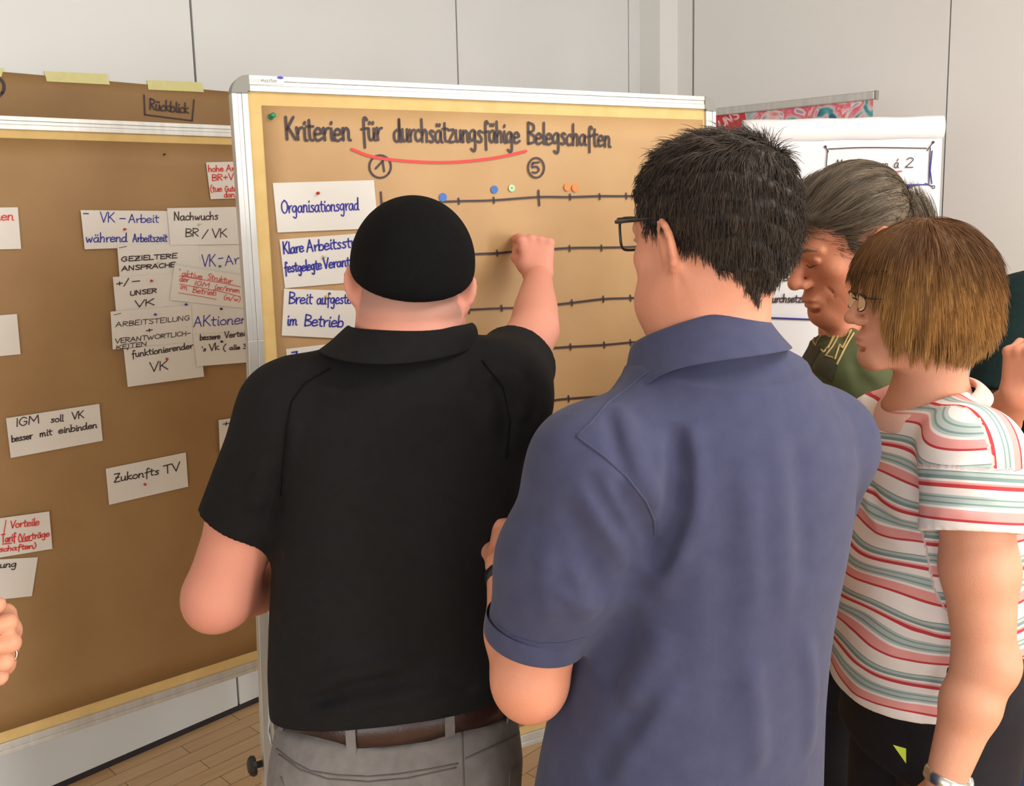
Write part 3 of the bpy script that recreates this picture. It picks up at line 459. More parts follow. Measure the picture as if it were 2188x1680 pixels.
class SDF:
    def __init__(s): s.ops = []; s.disp = []
    def put(s, op, fn, k, c, r, fr):
        if fr is not None:
            f0 = fn; fn = lambda P, f0=f0, fr=fr: f0(fr.l(P)) * fr.s; c = fr.w(c); r = r * fr.s; k = k * fr.s
        s.ops.append((op, fn, k, np.asarray(c, float), r)); return s
    def cone(s, a, b, ra, rb, k=.02, fr=None, op='add', cut=()):
        a = np.asarray(a, float); b = np.asarray(b, float); ba = b - a; L2 = ba @ ba + 1e-12
        def fn(P):
            h = np.clip(((P - a) @ ba) / L2, 0, 1); d = np.linalg.norm(P - a - h[:, None] * ba, axis=1) - (ra + (rb - ra) * h)
            for o, n in cut: d = np.maximum(d, (P - o) @ n)
            return d
        return s.put(op, fn, k, (a + b) / 2, np.linalg.norm(ba) / 2 + max(ra, rb), fr)
    def chain(s, P, R, k=.03):
        P = [np.asarray(p, float) for p in P]
        def fn(Q):
            m = None
            for a, b, ra, rb in zip(P[:-1], P[1:], R[:-1], R[1:]):
                ba = b - a; h = np.clip(((Q - a) @ ba) / (ba @ ba + 1e-12), 0, 1); d = np.linalg.norm(Q - a - h[:, None] * ba, axis=1) - (ra + (rb - ra) * h); m = d if m is None else np.minimum(m, d)
            return m
        c = np.mean(P, axis=0); return s.put('add', fn, k, c, max(np.linalg.norm(p - c) for p in P) + max(R), None)
    def ell(s, c, r, R=None, k=.015, fr=None, op='add'):
        c = np.asarray(c, float); r = np.asarray(r, float); R = np.eye(3) if R is None else R
        def fn(P):
            q = (P - c) @ R; k0 = np.linalg.norm(q / r, axis=1); k1 = np.linalg.norm(q / (r * r), axis=1) + 1e-9; return k0 * (k0 - 1) / k1
        return s.put(op, fn, k, c, r.max(), fr)
    def tube(s, rows, yaw, k=.03, n=2.3, op='add', grow=0.0):
        """rows: (z, x, y, half width, half depth); the section is a super-ellipse turned by yaw"""
        rows = sorted(rows); A = np.array(rows, float); y = math.radians(yaw); cs, sn = math.cos(y), math.sin(y)
        zs = A[:, 0]; z0, z1 = zs[0], zs[-1]
        zz = np.linspace(z0, z1, 60); T = []
        for i in range(1, 5):                        # smoothed interpolation
            v = np.interp(zz, zs, A[:, i]); kk = np.array([1, 3, 4, 3, 1.]) / 12; vp = np.pad(v, 2, mode='edge'); T.append(np.convolve(vp, kk, 'valid'))
        def fn(P):
            z = P[:, 2]; cx_, cy_, a, b = (np.interp(z, zz, t) for t in T); a = a + grow; b = b + grow; dx, dy = P[:, 0] - cx_, P[:, 1] - cy_
            u = dx * cs + dy * sn; v = -dx * sn + dy * cs; q = (np.abs(u / a) ** n + np.abs(v / b) ** n) ** (1 / n)
            d = (q - 1) * np.minimum(a, b); return np.maximum(d, np.maximum(z - z1, z0 - z))
        c = np.array([A[:, 1].mean(), A[:, 2].mean(), (z0 + z1) / 2]); return s.put(op, fn, k, c, (z1 - z0) / 2 + A[:, 3].max() + .1, None)
    def cut(s, o, n, k=0.0): o = np.asarray(o, float); n = nrm(n); s.ops.append(('cut', lambda P: (P - o) @ n, k, None, 0)); return s
    def fold(s, pts, sig, amp): s.disp.append(([np.asarray(p, float) for p in pts], sig, amp)); return s
    def __call__(s, P, ops=None):
        d = None
        for op, fn, k, c, r in (s.ops if ops is None else ops):
            v = fn(P)
            if op == 'add': d = v if d is None else smin(d, v, k)
            elif op == 'sub': d = smax(np.full(len(P), 1.) if d is None else d, -v, k)
            else: d = smax(np.full(len(P), 1.) if d is None else d, v, k)
        for pts, sig, amp in s.disp:
            m = np.full(len(P), 1e9)
            lo = np.min(pts, axis=0) - 3 * sig; hi = np.max(pts, axis=0) + 3 * sig
            sel = np.all((P > lo) & (P < hi), axis=1)
            if not sel.any(): continue
            Q = P[sel]; m = np.full(len(Q), 1e9); n = len(pts) - 1; W = np.ones(len(Q))
            for i, (a, b) in enumerate(zip(pts[:-1], pts[1:])):
                ba = b - a; h = np.clip(((Q - a) @ ba) / (ba @ ba + 1e-12), 0, 1); dd = np.linalg.norm(Q - a - h[:, None] * ba, axis=1)
                t = (i + h) / n; ww = np.clip(np.minimum(t, 1 - t) * 5, 0, 1); u = dd < m; W = np.where(u, ww, W); m = np.minimum(m, dd)
            d[sel] -= amp * np.exp(-(m / sig) ** 2) * W
        return d
    def hit(s, px, py, t0=.5, t1=4.0):                # first point met along the line of sight through a picture point
        r = nrm(ray(px, py)); t = t0
        for _ in range(160):
            v = float(s((CAM + r * t)[None])[0])
            if v < .0008: return CAM + r * t
            t += max(v * .7, .0008)
            if t > t1: return None
        return None
    def mesh(s, name, m, parent, h=.004, smooth=1, attrs=None, bounds=None):
        adds = [o for o in s.ops if o[0] == 'add']; lo = np.min([o[3] - o[4] for o in adds], axis=0) - 3 * h; hi = np.max([o[3] + o[4] for o in adds], axis=0) + 3 * h
        if bounds is not None: lo = np.maximum(lo, bounds[0]); hi = np.minimum(hi, bounds[1])
        B = 10; nb = np.ceil((hi - lo) / (h * B)).astype(int); D = np.ones(nb * B + 1, np.float32) * 9
        ci = np.stack(np.meshgrid(*[np.arange(n) for n in nb], indexing='ij'), -1).reshape(-1, 3); cc = lo + (ci + .5) * B * h
        dc = s(cc); Rb = B * h * .87; keep = np.abs(dc) < Rb * 1.6 + .012
        g_ = np.stack(np.meshgrid(*[np.arange(B + 1)] * 3, indexing='ij'), -1).reshape(-1, 3) * h
        D3 = D
        for idx in np.nonzero(~keep & (dc < 0))[0]:
            i, j, k = ci[idx] * B; D3[i:i + B + 1, j:j + B + 1, k:k + B + 1] = -9
        for idx in np.nonzero(keep)[0]:
            c = cc[idx]; ops = []
            for o in s.ops:
                if o[3] is None: ops.append(o); continue
                if np.linalg.norm(c - o[3]) - o[4] < Rb + .06:
                    if abs(float(o[1](c[None])[0])) < 2.2 * Rb + o[2] + .03 or float(o[1](c[None])[0]) < 0: ops.append(o)
            if not ops or all(o[0] != 'add' for o in ops): continue
            i, j, k = ci[idx] * B; D3[i:i + B + 1, j:j + B + 1, k:k + B + 1] = s(lo + ci[idx] * B * h + g_, ops).reshape(B + 1, B + 1, B + 1)
        D3[0] = D3[-1] = 9; D3[:, 0] = D3[:, -1] = 9; D3[:, :, 0] = D3[:, :, -1] = 9
        V, F = nets(D3, lo, h)
        if smooth: V = relax(V, F, smooth)
        at_ = {k: f(V) for k, f in (attrs or {}).items()}
        return mesh(name, V, F, m, parent, True, at_)
def nets(D, lo, h):
    S = D < 0; n = np.array(D.shape) - 1; c = np.zeros(n, np.int8)
    for i in (0, 1):
        for j in (0, 1):
            for k in (0, 1): c += S[i:i + n[0], j:j + n[1], k:k + n[2]]
    I = np.argwhere((c > 0) & (c < 8)); idm = np.full(n, -1, np.int32); idm[tuple(I.T)] = np.arange(len(I))
    acc = np.zeros((len(I), 3)); cnt = np.zeros(len(I)); cor = [(i, j, k) for i in (0, 1) for j in (0, 1) for k in (0, 1)]
    for a in cor:
        for ax in range(3):
            if a[ax]: continue
            b = list(a); b[ax] = 1; d0 = D[tuple((I + a).T)]; d1 = D[tuple((I + b).T)]; mk = (d0 < 0) != (d1 < 0)
            t = np.where(mk, d0 / np.where(mk, d0 - d1, 1), 0); p = np.tile(np.array(a, float), (len(I), 1)); p[:, ax] += t
            acc += p * mk[:, None]; cnt += mk
    V = lo + (I + acc / cnt[:, None]) * h; Fs = []
    for ax in range(3):
        o1, o2 = (ax + 1) % 3, (ax + 2) % 3; sl0 = [slice(None)] * 3; sl1 = [slice(None)] * 3; sl0[ax] = slice(0, -1); sl1[ax] = slice(1, None)
        df = S[tuple(sl0)] != S[tuple(sl1)]; E = np.argwhere(df); E = E[(E[:, o1] > 0) & (E[:, o2] > 0) & (E[:, o1] < n[o1]) & (E[:, o2] < n[o2])]
        if not len(E): continue
        q = []
        for a, b in ((1, 1), (0, 1), (0, 0), (1, 0)): e = E.copy(); e[:, o1] -= a; e[:, o2] -= b; q.append(idm[tuple(e.T)])
        q = np.stack(q, 1); ins = S[tuple(E.T)]; q[~ins] = q[~ins][:, ::-1]; Fs.append(q[(q >= 0).all(1)])
    return V, np.concatenate(Fs)
def relax(V, F, it):
    e = np.concatenate([F[:, [0, 1]], F[:, [1, 2]], F[:, [2, 3]], F[:, [3, 0]]]); e = np.concatenate([e, e[:, ::-1]]); n = len(V); deg = np.bincount(e[:, 0], minlength=n)
    for k in range(it):
        for lam in (.5, -.36 if it < 4 else -.3):
            A = np.stack([np.bincount(e[:, 0], V[e[:, 1], i], n) for i in range(3)], 1) / np.maximum(deg, 1)[:, None]; V = V + lam * (A - V)
    return V
def strands(name, P, Dr, L, r, m, parent, field=None, seg=5, tone=None, curl=0.0, sides=3):
    """thin tapering hairs: roots P, directions Dr, lengths L; field(P, D) bends the direction at each step"""
    n = len(P); Q = [P]; d = Dr.copy()
    for k in range(seg):
        if field is not None: d = field(Q[-1], d, k / seg)
        d = d + RNG.normal(0, curl, d.shape); d /= np.linalg.norm(d, axis=1)[:, None] + 1e-9; Q.append(Q[-1] + d * (L / seg)[:, None])
    V = []; T = []
    for k in range(seg + 1):
        t = Q[min(k + 1, seg)] - Q[max(k - 1, 0)]; t /= np.linalg.norm(t, axis=1)[:, None] + 1e-9
        a = np.cross(t, np.tile([.3, .2, .9], (n, 1))); a /= np.linalg.norm(a, axis=1)[:, None] + 1e-9; b = np.cross(t, a); rk = r * (1 - .75 * (k / seg) ** 2)
        for q in range(sides): an = 2 * PI * q / sides; V.append(Q[k] + rk * (math.cos(an) * a + math.sin(an) * b))
    V = np.stack(V, 1).reshape(-1, 3); per = (seg + 1) * sides; F = []
    for k in range(seg):
        for q in range(sides): F.append([k * sides + q, k * sides + (q + 1) % sides, (k + 1) * sides + (q + 1) % sides, (k + 1) * sides + q])
    F = (np.array(F)[None] + (np.arange(n) * per)[:, None, None]).reshape(-1, 4); tn = RNG.random(n) if tone is None else tone
    return mesh(name, V, F, m, parent, True, {'tone': np.repeat(tn, per)})
def sample(o, n, keep=None):                         # random points with normals on a mesh
    me = o.data; k = len(me.vertices); V = np.zeros(k * 3, np.float32); me.vertices.foreach_get('co', V); V = V.reshape(-1, 3).astype(float)
    N = np.zeros(k * 3, np.float32); me.vertices.foreach_get('normal', N); N = N.reshape(-1, 3).astype(float)
    mw = np.array(o.matrix_world); V = V @ mw[:3, :3].T + mw[:3, 3]
    idx = np.arange(k)
    if keep is not None: idx = idx[keep(V, N)]
    i = RNG.choice(idx, n); return V[i] + RNG.normal(0, .0015, (n, 3)), N[i]
# ------------------------------------------------------------------ anatomy
def head(S, f, male=True, ears=True, earflare=28, thin=1.0, earout=.074):
    e = lambda c, r, R=None, k=.015, op='add': S.ell(c, r, R, k, f, op); c = lambda a, b, ra, rb, k=.015: S.cone(a, b, ra, rb, k, f)
    e((0, -.014, .042), (.077, .101, .090)); e((0, .032, .028), (.067, .064, .070), k=.03); e((0, .028, -.045), (.062 * thin, .066, .080), k=.03)
    for s in (-1, 1):
        c((s * .054 * thin, .0, -.055), (s * .02, .072, -.104), .021, .020, .03); e((s * .044, .064, -.020), (.022, .021, .020), k=.02)
    e((0, .080, -.104), (.024, .020, .020), k=.02); c((-.034, .087, .022), (.034, .087, .022), .0115 if male else .009, .0115 if male else .009, .018)
    for s in (-1, 1): e((s * .032, .102, .004), (.019, .015, .012), k=.012, op='sub'); e((s * .032, .0795, .003), (.0135, .0135, .0125), k=.004); e((s * .033, .092, .0085), (.0155, .005, .0035), k=.004)
    c((0, .092, .016), (0, .114, -.026), .0085, .0115, .012); e((0, .117, -.031), (.0125, .0125, .0115), k=.008)
    for s in (-1, 1): e((s * .0135, .104, -.036), (.0085, .012, .009), k=.006)
    e((0, .088, -.066), (.026, .016, .014), k=.012); e((0, .1005, -.066), (.021, .0085, .0055), k=.005); e((0, .0985, -.0785), (.018, .0085, .0065), k=.005)
    e((0, .110, -.0722), (.025, .012, .0014), k=.003, op='sub'); e((0, .094, -.0895), (.016, .006, .004), k=.006, op='sub')
    for s in (-1, 1): S.cone((s * .021, .105, -.038), (s * .033, .088, -.075), .0022, .002, .006, f, 'sub')
    if ears:
        for s in (-1, 1):
            fe = f.sub((s * earout, -.004, -.002), rotz(s * earflare) @ roty(s * 10) @ rotx(8)); E = lambda c, r, k=.004, op='add': S.ell(c, r, None, k, fe, op)
            E((s * .004, -.014, 0), (.0055, .021, .030), .008)
            pr = None
            for t in np.linspace(-70, 215, 12):
                a = math.radians(t); q = (s * (.007 + .003 * math.sin(a)), -.015 - .0195 * math.sin(a + .0) * 0 - .019 * math.cos(a - PI / 2) * 0 - .0195 * math.cos(math.radians(t - 0)) * -1 * -1, .031 * math.sin(a))
                q = (s * .008, -.013 - .020 * math.cos(a), .031 * math.sin(a))
                if pr is not None: S.cone(pr, q, .0042, .0042, .003, fe)
                pr = q
            E((s * .004, -.006, -.031), (.0055, .010, .011), .006); E((s * .010, -.009, -.003), (.006, .010, .014), .004, 'sub'); E((s * .005, .003, -.006), (.005, .004, .007), .003)
    return S
def hand(S, Wr, fwd, nrm_, side, curls, sc=1.0, thumb=(.55, .5), k=.006, spread=4, skip=()):
    """wrist, direction to the knuckles, palm normal, +1/-1 thumb side; curls: bend in degrees per joint for index..little"""
    f = nrm(fwd); n = np.asarray(nrm_, float); n = nrm(n - (n @ f) * f); r = np.cross(f, n) * side; W0 = np.asarray(Wr, float)
    L = [(.044, .027, .021), (.048, .030, .022), (.044, .028, .021), (.034, .021, .019)]; off = (.030, .010, -.010, -.029); R0 = (.0098, .0100, .0095, .0085)
    tips = []
    for i in range(4):
        kn = W0 + (f * (.088 - .005 * abs(i - 1)) + r * off[i] - n * .002) * sc
        S.cone(W0 + r * off[i] * .55 * sc + f * .012 * sc, kn, .0160 * sc, .0108 * sc, .013)
        S.ell(kn - n * .004 * sc, np.array([.0095, .0095, .0095]) * sc, None, .006)
        d0 = nrm(f + r * math.tan(math.radians(spread * (1.2 - i)))); ang = 0; p = kn
        if i in skip: tips.append(p); continue
        for j, l in enumerate(L[i]):
            ang += math.radians(curls[i][j] if hasattr(curls[i], '__len__') else curls[i]); d = d0 * math.cos(ang) + n * math.sin(ang); q = p + d * l * sc
            S.cone(p, q, R0[i] * sc * (1 - .09 * j), R0[i] * sc * (1 - .09 * (j + 1)), k); p = q
        tips.append(p)
    if 4 in skip: return tips
    p = W0 + (f * .022 + r * .022 + n * .008) * sc; a, b = thumb
    for j, (l, ra, rb) in enumerate(((.042, .0165, .0125), (.032, .0122, .0108), (.027, .0108, .009))):
        d = nrm(f * (.85 - .12 * j * b) + r * (a - .45 * j * b) + n * (.35 + .25 * j * b)); q = p + d * l * sc; S.cone(p, q, ra * sc, rb * sc, .008); p = q
    tips.append(p); return tips
def skin(name, a, b, red=(214, 128, 108)):
    m = mat(name, srgb(*a), srgb(*b), rough=.5, scale=18, bump=.0004, bscale=350, spec=.35); return m
M['skinA'] = skin('skin_fair', (214, 152, 132), (208, 142, 122)); M['skinB'] = skin('skin_warm', (214, 148, 120), (206, 138, 108)); M['skinC'] = skin('skin_tanned', (200, 132, 100), (188, 118, 88)); M['skinD'] = skin('skin_woman', (216, 156, 126), (208, 145, 114))
M['cap'] = mat('black_cap_cotton', srgb(13, 13, 13), srgb(17, 17, 17), rough=.9, scale=80, bump=.0006, bscale=900, spec=.1)
M['polo_black'] = mat('black_pique', srgb(18, 18, 19), srgb(22, 22, 23), rough=.85, scale=60, bump=.0005, bscale=1100, spec=.2)
M['polo_navy'] = mat('navy_pique', srgb(66, 69, 96), srgb(60, 63, 90), rough=.85, scale=40, bump=.0005, bscale=1100, spec=.2, sheen=.1)
M['olive'] = mat('olive_jersey', srgb(84, 90, 59), srgb(74, 80, 52), rough=.9, scale=14, spec=.2)
M['print'] = mat('tan_print', srgb(176, 150, 96), rough=.8); M['print_dark'] = mat('dark_print', srgb(54, 54, 42), srgb(64, 62, 46), rough=.85, scale=90)
M['jeans_grey'] = mat('grey_denim', srgb(128, 124, 122), srgb(112, 108, 106), rough=.85, scale=45, bump=.0005, bscale=900, spec=.25, detail=8)
M['jeans_blue'] = mat('blue_denim', srgb(52, 60, 92), srgb(44, 52, 84), rough=.85, scale=40, bump=.0005, bscale=900, spec=.25)
M['dark_trousers'] = mat('black_trousers', srgb(27, 25, 30), srgb(32, 29, 34), rough=.85, scale=50, spec=.25)
M['thread'] = mat('grey_thread', srgb(96, 90, 86), rough=.9); M['leather'] = mat('brown_leather', srgb(52, 31, 26), srgb(44, 25, 21), rough=.32, scale=60, bump=.0004, bscale=300)
M['pale_tag'] = mat('pale_thread', srgb(196, 206, 212), rough=.8); M['shoe'] = mat('dark_shoe', srgb(38, 34, 32), rough=.5)
M['frame_dark'] = mat('dark_spectacle_frame', srgb(44, 44, 46), rough=.35); M['steel'] = mat('steel', srgb(200, 198, 192), rough=.25, metal=1); M['lime'] = mat('lime_tag', srgb(186, 208, 62), rough=.6)
M['green_knit'] = mat('dark_green_knit', srgb(10, 28, 28), srgb(16, 36, 34), rough=.9, scale=70, bump=.0008, bscale=500, spec=.2)
M['eye'] = mat('eye_white', srgb(222, 212, 204), rough=.25); M['iris'] = mat('iris', srgb(70, 60, 50), rough=.3); M['lip'] = M['skinC']
def hair_mat(name, dark, light, rough=.55):
    m = mat(name, srgb(*dark), rough=rough, spec=.3); ramp_by_attr(m, 'tone', [(0, srgb(*dark)), (1, srgb(*light))]); return m
M['hairB'] = hair_mat('dark_brown_hair', (32, 25, 20), (78, 65, 54)); M['hairC'] = hair_mat('grey_brown_hair', (66, 56, 44), (138, 122, 102)); M['hairD'] = hair_mat('light_brown_hair', (96, 62, 32), (204, 152, 84))
M['brow'] = mat('brow_hair', srgb(98, 76, 58), rough=.8)
def stubble_skin():
    m = mat('shaved_skin', srgb(226, 164, 142), rough=.55, bump=.0004, bscale=350, spec=.3); ramp_by_attr(m, 'stubble', [(0, srgb(213, 145, 124)), (.55, srgb(180, 132, 116)), (1, srgb(116, 96, 87))]); return m
M['skinA2'] = stubble_skin()
def legs(root, hipc, yaw, foot_dx, m, name, zt, w, b, spread=.085, shoe=True, extra=None, h=.006, lean=0.0):
    """trousers with two legs, and a shoe on each foot"""
    f = Frame([hipc[0], hipc[1], 0], yaw); S = SDF(); zc_ = zt
    S.tube([(zc_ - .22, *f.w((0, 0, 0))[:2], w * .98, b * 1.0), (zc_ - .10, *f.w((0, -.01, 0))[:2], w * 1.02, b * 1.06), (zc_, *f.w((0, 0, 0))[:2], w * .97, b * .96)], yaw, 0.02)
    for s in (-1, 1):
        S.cone(f.w((s * spread, .0, zc_ - .24)), f.w((s * (spread + .015), .015, .50)), w * .49, .068, .04); S.cone(f.w((s * (spread + .015), .015, .50)), f.w((s * (spread + .025), -.01, .06)), .068, .062, .02)
    S.cut([0, 0, .035], [0, 0, -1])
    if extra: extra(S)
    tr = S.mesh(name, m, root, h, 1); legs.S = S
    for s in (-1, 1):
        Q = SDF(); Q.ell(f.w((s * (spread + .03), .06, .035)), (.046, .135, .045), f.R, .01); Q.ell(f.w((s * (spread + .028), -.02, .065)), (.042, .06, .05), f.R, .02); Q.cut([0, 0, .002], [0, 0, -1]); Q.mesh('shoe', M['shoe'], root, .006, 1)
    return tr
def stitch(mb, S, pts, wd, n=3, lift=.0006):          # a sewn line along the cloth, through picture points
    P = []
    for (x0, y0), (x1, y1) in zip(pts[:-1], pts[1:]):
        k = max(2, int(math.hypot(x1 - x0, y1 - y0) / 10))
        for i in range(k): P.append((x0 + (x1 - x0) * i / k, y0 + (y1 - y0) * i / k))
    P.append(pts[-1]); H = [S.hit(*p) for p in P]; H = [q for q in H if q is not None]
    if len(H) > 1: mb.tube(H, wd, 6)
    return mb
def on_cloth(S, pts): return [q for q in (S.hit(*p) for p in pts) if q is not None]
def collar(name, m, parent, rings, closed=False, th=.003, nu=40):
    """rings: functions of t in 0..1 round the neck giving a point; ordered from inside bottom over the fold to outside bottom"""
    V = []; F = []; n = nu + 1; k = len(rings)
    for rg in rings:
        for i in range(n): V.append(rg(i / nu))
    for j in range(k - 1):
        for i in range(nu): a = j * n + i; F.append((a, a + 1, a + n + 1, a + n))
    o = mesh(name, V, F, m, parent, True); s = o.modifiers.new('thick', 'SOLIDIFY'); s.thickness = th; s.offset = 0; b = o.modifiers.new('sub', 'SUBSURF'); b.levels = 1; b.render_levels = 2; return o
def glasses(parent, f, m, wl=.048, hl=.034, rim=.0016, y=.112, z=.002, temple_r=.0022, half=False, square=.75):
    root = bpy.data.objects.new('glasses', None); link(root, parent); fr = MB()
    for s in (-1, 1):
        c = np.array([s * .034, y, z]); P = []
        for a in np.linspace(0, 2 * PI, 29):
            ca, sa = math.cos(a), math.sin(a); e = square; P.append(f.w(c + [math.copysign(abs(ca) ** e, ca) * wl / 2, -.006 * abs(ca) ** 2, math.copysign(abs(sa) ** e, sa) * hl / 2]))
        fr.tube(P, rim * f.s, 6, False)
        if half: fr.tube([f.w(c + [-wl / 2, -.004, hl * .42]), f.w(c + [wl / 2, -.006, hl * .46])], rim * 2.0 * f.s, 6)
        mesh('lens', P[:-1], [tuple(range(28))], M['lens'], root)
        fr.tube([f.w((s * .058, y - .006, z + hl * .36)), f.w((s * .072, y - .012, z + hl * .36)), f.w((s * .0765, y - .05, z + hl * .33)), f.w((s * .079, .004, z + hl * .30)), f.w((s * .080, -.014, z + .002)), f.w((s * .077, -.026, z - .02))], temple_r * f.s, 6)
    fr.tube([f.w((-.011, y - .002, z + .004)), f.w((0, y + .003, z + .007)), f.w((.011, y - .002, z + .004))], rim * f.s, 6)
    fr.build('frame', m, root, True); return root
# ------------------------------------------------------------------ the man in black at the board
def rows_px(L, Yc, yaw=0.0):
    """silhouette rows (py, left, right, half depth[, Y]) -> tube rows; width corrected for the turn of the body"""
    out = []; y = math.radians(yaw)
    for r in L:
        Y = r[4] if len(r) > 4 else Yc; a, b = at(r[1], r[0], Y), at(r[2], r[0], Y); c = (a + b) / 2; w_ = abs(b[0] - a[0]) / 2
        out.append((c[2], c[0], Y, math.sqrt(max(w_ ** 2 - (r[3] * math.sin(y)) ** 2, .05 ** 2)) / math.cos(y), r[3]))
    return out
def dirpx(a, b): return nrm(np.asarray(b) - np.asarray(a))
def person_A():
    Y = 1.42; c0 = at(862, 1300, Y); root = empty('person', [c0[0], Y, 0], 'person in black polo shirt and black flat cap, pressing a sticker onto the board', 'person')
    hd = Frame(at(878, 612, 1.42), 4, 4, 7, .90)
    shL, shR = at(628, 885, 1.42), at(1062, 838, 1.42); elL, wrL = at(470, 1262, 1.39), at(640, 1228, 1.60)
    elR, wrR = at(1141, 706, 1.65), at(1150, 594, 1.935)
    S = SDF(); head(S, hd, earflare=46, earout=.077)
    S.cone(hd.w((0, -.018, -.04)), at(879, 740, 1.42), .068, .082, .03); S.ell(at(879, 668, 1.385), (.070, .058, .026), None, .02); S.ell(at(879, 700, 1.380), (.072, .058, .020), None, .010)
    S.cone(at(880, 745, 1.43), at(870, 900, 1.45), .075, .095, .04); S.cone(at(870, 900, 1.45), at(848, 1480, 1.44), .095, .12, .05)
    S.cone(at(870, 850, 1.43), shL, .075, .058, .04); S.cone(shL, at(530, 1100, 1.415), .062, .0575, .03); S.cone(at(530, 1100, 1.415), elL, .0575, .052, .02); S.ell(elL + [-.012, -.008, -.020], (.036, .040, .036), None, .03)
    S.chain([elL + [.0, .0, -.010], elL * .6 + wrL * .4 + [0, 0, -.006], wrL], [.044, .046, .03], .03)
    hand(S, wrL, nrm(np.array([.75, .55, .25])), (0.2, .2, -1), -1, [35, 40, 42, 45], 1.0)
    S.cone(at(870, 850, 1.43), shR, .075, .06, .04); S.chain([shR, shR * .5 + elR * .5, elR, elR * .62 + wrR * .38, elR * .3 + wrR * .7, wrR], [.050, .047, .0455, .0415, .034, .028], .02)
    # right hand: closed, thumb and index pinching a sticker against the sheet
    f_ = nrm(np.array([-.03, .45, .88])); nn = nrm(np.array([-.05, .88, -.45]))
    kn = hand(S, wrR, f_, nn, 1, [0, (80, 84, 45), (84, 88, 50), (86, 90, 50)], .98, spread=2, skip=(0, 4))
    ti, tt = PR.pt(1100, 509, .009), PR.pt(1104, 523, .010); mi = kn[0] * .45 + ti * .55 + np.array([.002, -.014, .004]); S.cone(kn[0] + [0, 0, .003], mi, .0108, .0098, .004); S.cone(mi, ti, .0098, .0082, .006)
    t0 = wrR + f_ * .028 + np.array([-.026, .006, 0]); t1 = t0 * .42 + tt * .58 + np.array([-.007, -.014, -.008]); S.cone(t0, t1, .0175, .0122, .010); S.cone(t1, tt, .0122, .0092, .006)
    def stub(P):
        q = hd.l(P); back = np.clip((.035 - q[:, 1]) / .03, 0, 1); lo = np.clip((q[:, 2] + .075) / .04, 0, 1); side = np.clip((q[:, 1] + .0) / -.02 + .4, 0, 1)
        n = np.sin(q[:, 0] * 90) * .05; v = np.clip(lo + n, 0, 1) * back; ear = (np.abs(q[:, 0]) > .079) & (q[:, 1] > -.04); v[ear] = 0; v[q[:, 2] < -.1] = 0; return v * .6
    S.mesh('body', M['skinA2'], root, .0036, 1, {'stubble': stub})
    # cap
    C = SDF(); C.ell(hd.w((0.0, -.010, .038)), (.0885, .107, .097), hd.R, .02); C.ell(hd.w((0, .02, .040)), (.087, .096, .094), hd.R, .03); bp, bn = hd.w((0, -.113, -.024)), nrm(hd.R @ np.array([0, .42, -1.0])); C.ell(hd.w((0, -.018, .006)), (.081, .101, .058), hd.R, .02); C.cut(bp, bn, .006)
    pl = [hd.w((.002, -.13 * math.cos(t) - .004, .06 + .1 * math.sin(t))) for t in np.linspace(-.3, 1.6, 14)]; C.fold(pl, .005, -.002)
    C.fold([hd.w((.088 * math.sin(t), -.010 - .104 * math.cos(t), .020 - .022 * math.cos(t))) for t in np.linspace(-1.3, 1.3, 20)], .003, -.0016)
    cap = C.mesh('flat_cap', M['cap'], root, .0035, 2)
    V_ = SDF(); V_.ell(hd.w((0, .115, .018)), (.078, .055, .008), hd.R @ rotx(-14), .01); V_.mesh('visor', M['cap'], cap, .004, 1)
    for s in (-1, 1):
        P = [hd.w((s * .0850, -.040, .046)), hd.w((s * .0885, -.040, .026)), hd.w((s * .0875, -.040, .008))]
        st = MB().tube(P, [.004, .0062, .0055], 10).build('side_strap', M['cap'], cap, True); MB().tube([hd.w((s * .0875, -.051, .040)), hd.w((s * .0905, -.050, .028)), hd.w((s * .0905, -.048, .014))], .0011, 6).build('metal_loop', M['steel'], st, True)
    # polo shirt
    Tr = rows_px([(812, 690, 1060, .105), (860, 625, 1110, .125), (930, 606, 1132, .135), (1000, 604, 1128, .142), (1100, 597, 1118, .148), (1200, 588, 1110, .15), (1300, 583, 1102, .152), (1400, 580, 1096, .155), (1490, 584, 1098, .158), (1560, 590, 1110, .158)], Y)
    T = SDF(); T.tube(Tr, 4, .02, 2.4); T.cone(at(872, 785, 1.42), at(872, 860, 1.43), .080, .12, .05); T.cone(at(800, 800, 1.42), shL, .066, .076, .05); T.cone(at(950, 800, 1.42), shR + [0, 0, -.004], .066, .074, .05)
    seL = at(513, 1122, 1.412); axL = dirpx(shL, seL); T.cone(shL, seL + axL * .03, .084, .066, .035, cut=((seL, axL),))
    seR = shR + (elR - shR) * .50 + [.004, 0, 0]; axR = dirpx(shR, elR); T.cone(shR + [.0, 0, -.006], seR + axR * .03 + [-.004, 0, -.004], .080, .064, .04, cut=((seR, nrm(axR + [.12, 0, .1])),))
    T.cone(seL - axL * .012, seL + axL * .05, .0615, .0615, .002, op='sub'); T.cone(seR - axR * .012, seR + axR * .06, .0555, .0555, .002, op='sub')
    T.cut(at(800, 1556, 1.27), nrm(np.array([.08, -.25, -1.0])), .008)
    T.cone(at(882, 748, 1.41), at(880, 830, 1.41), .078, .115, .03)
    F_ = lambda pts, sg, am: T.fold(on_cloth(T, pts), sg, am * 1.7)
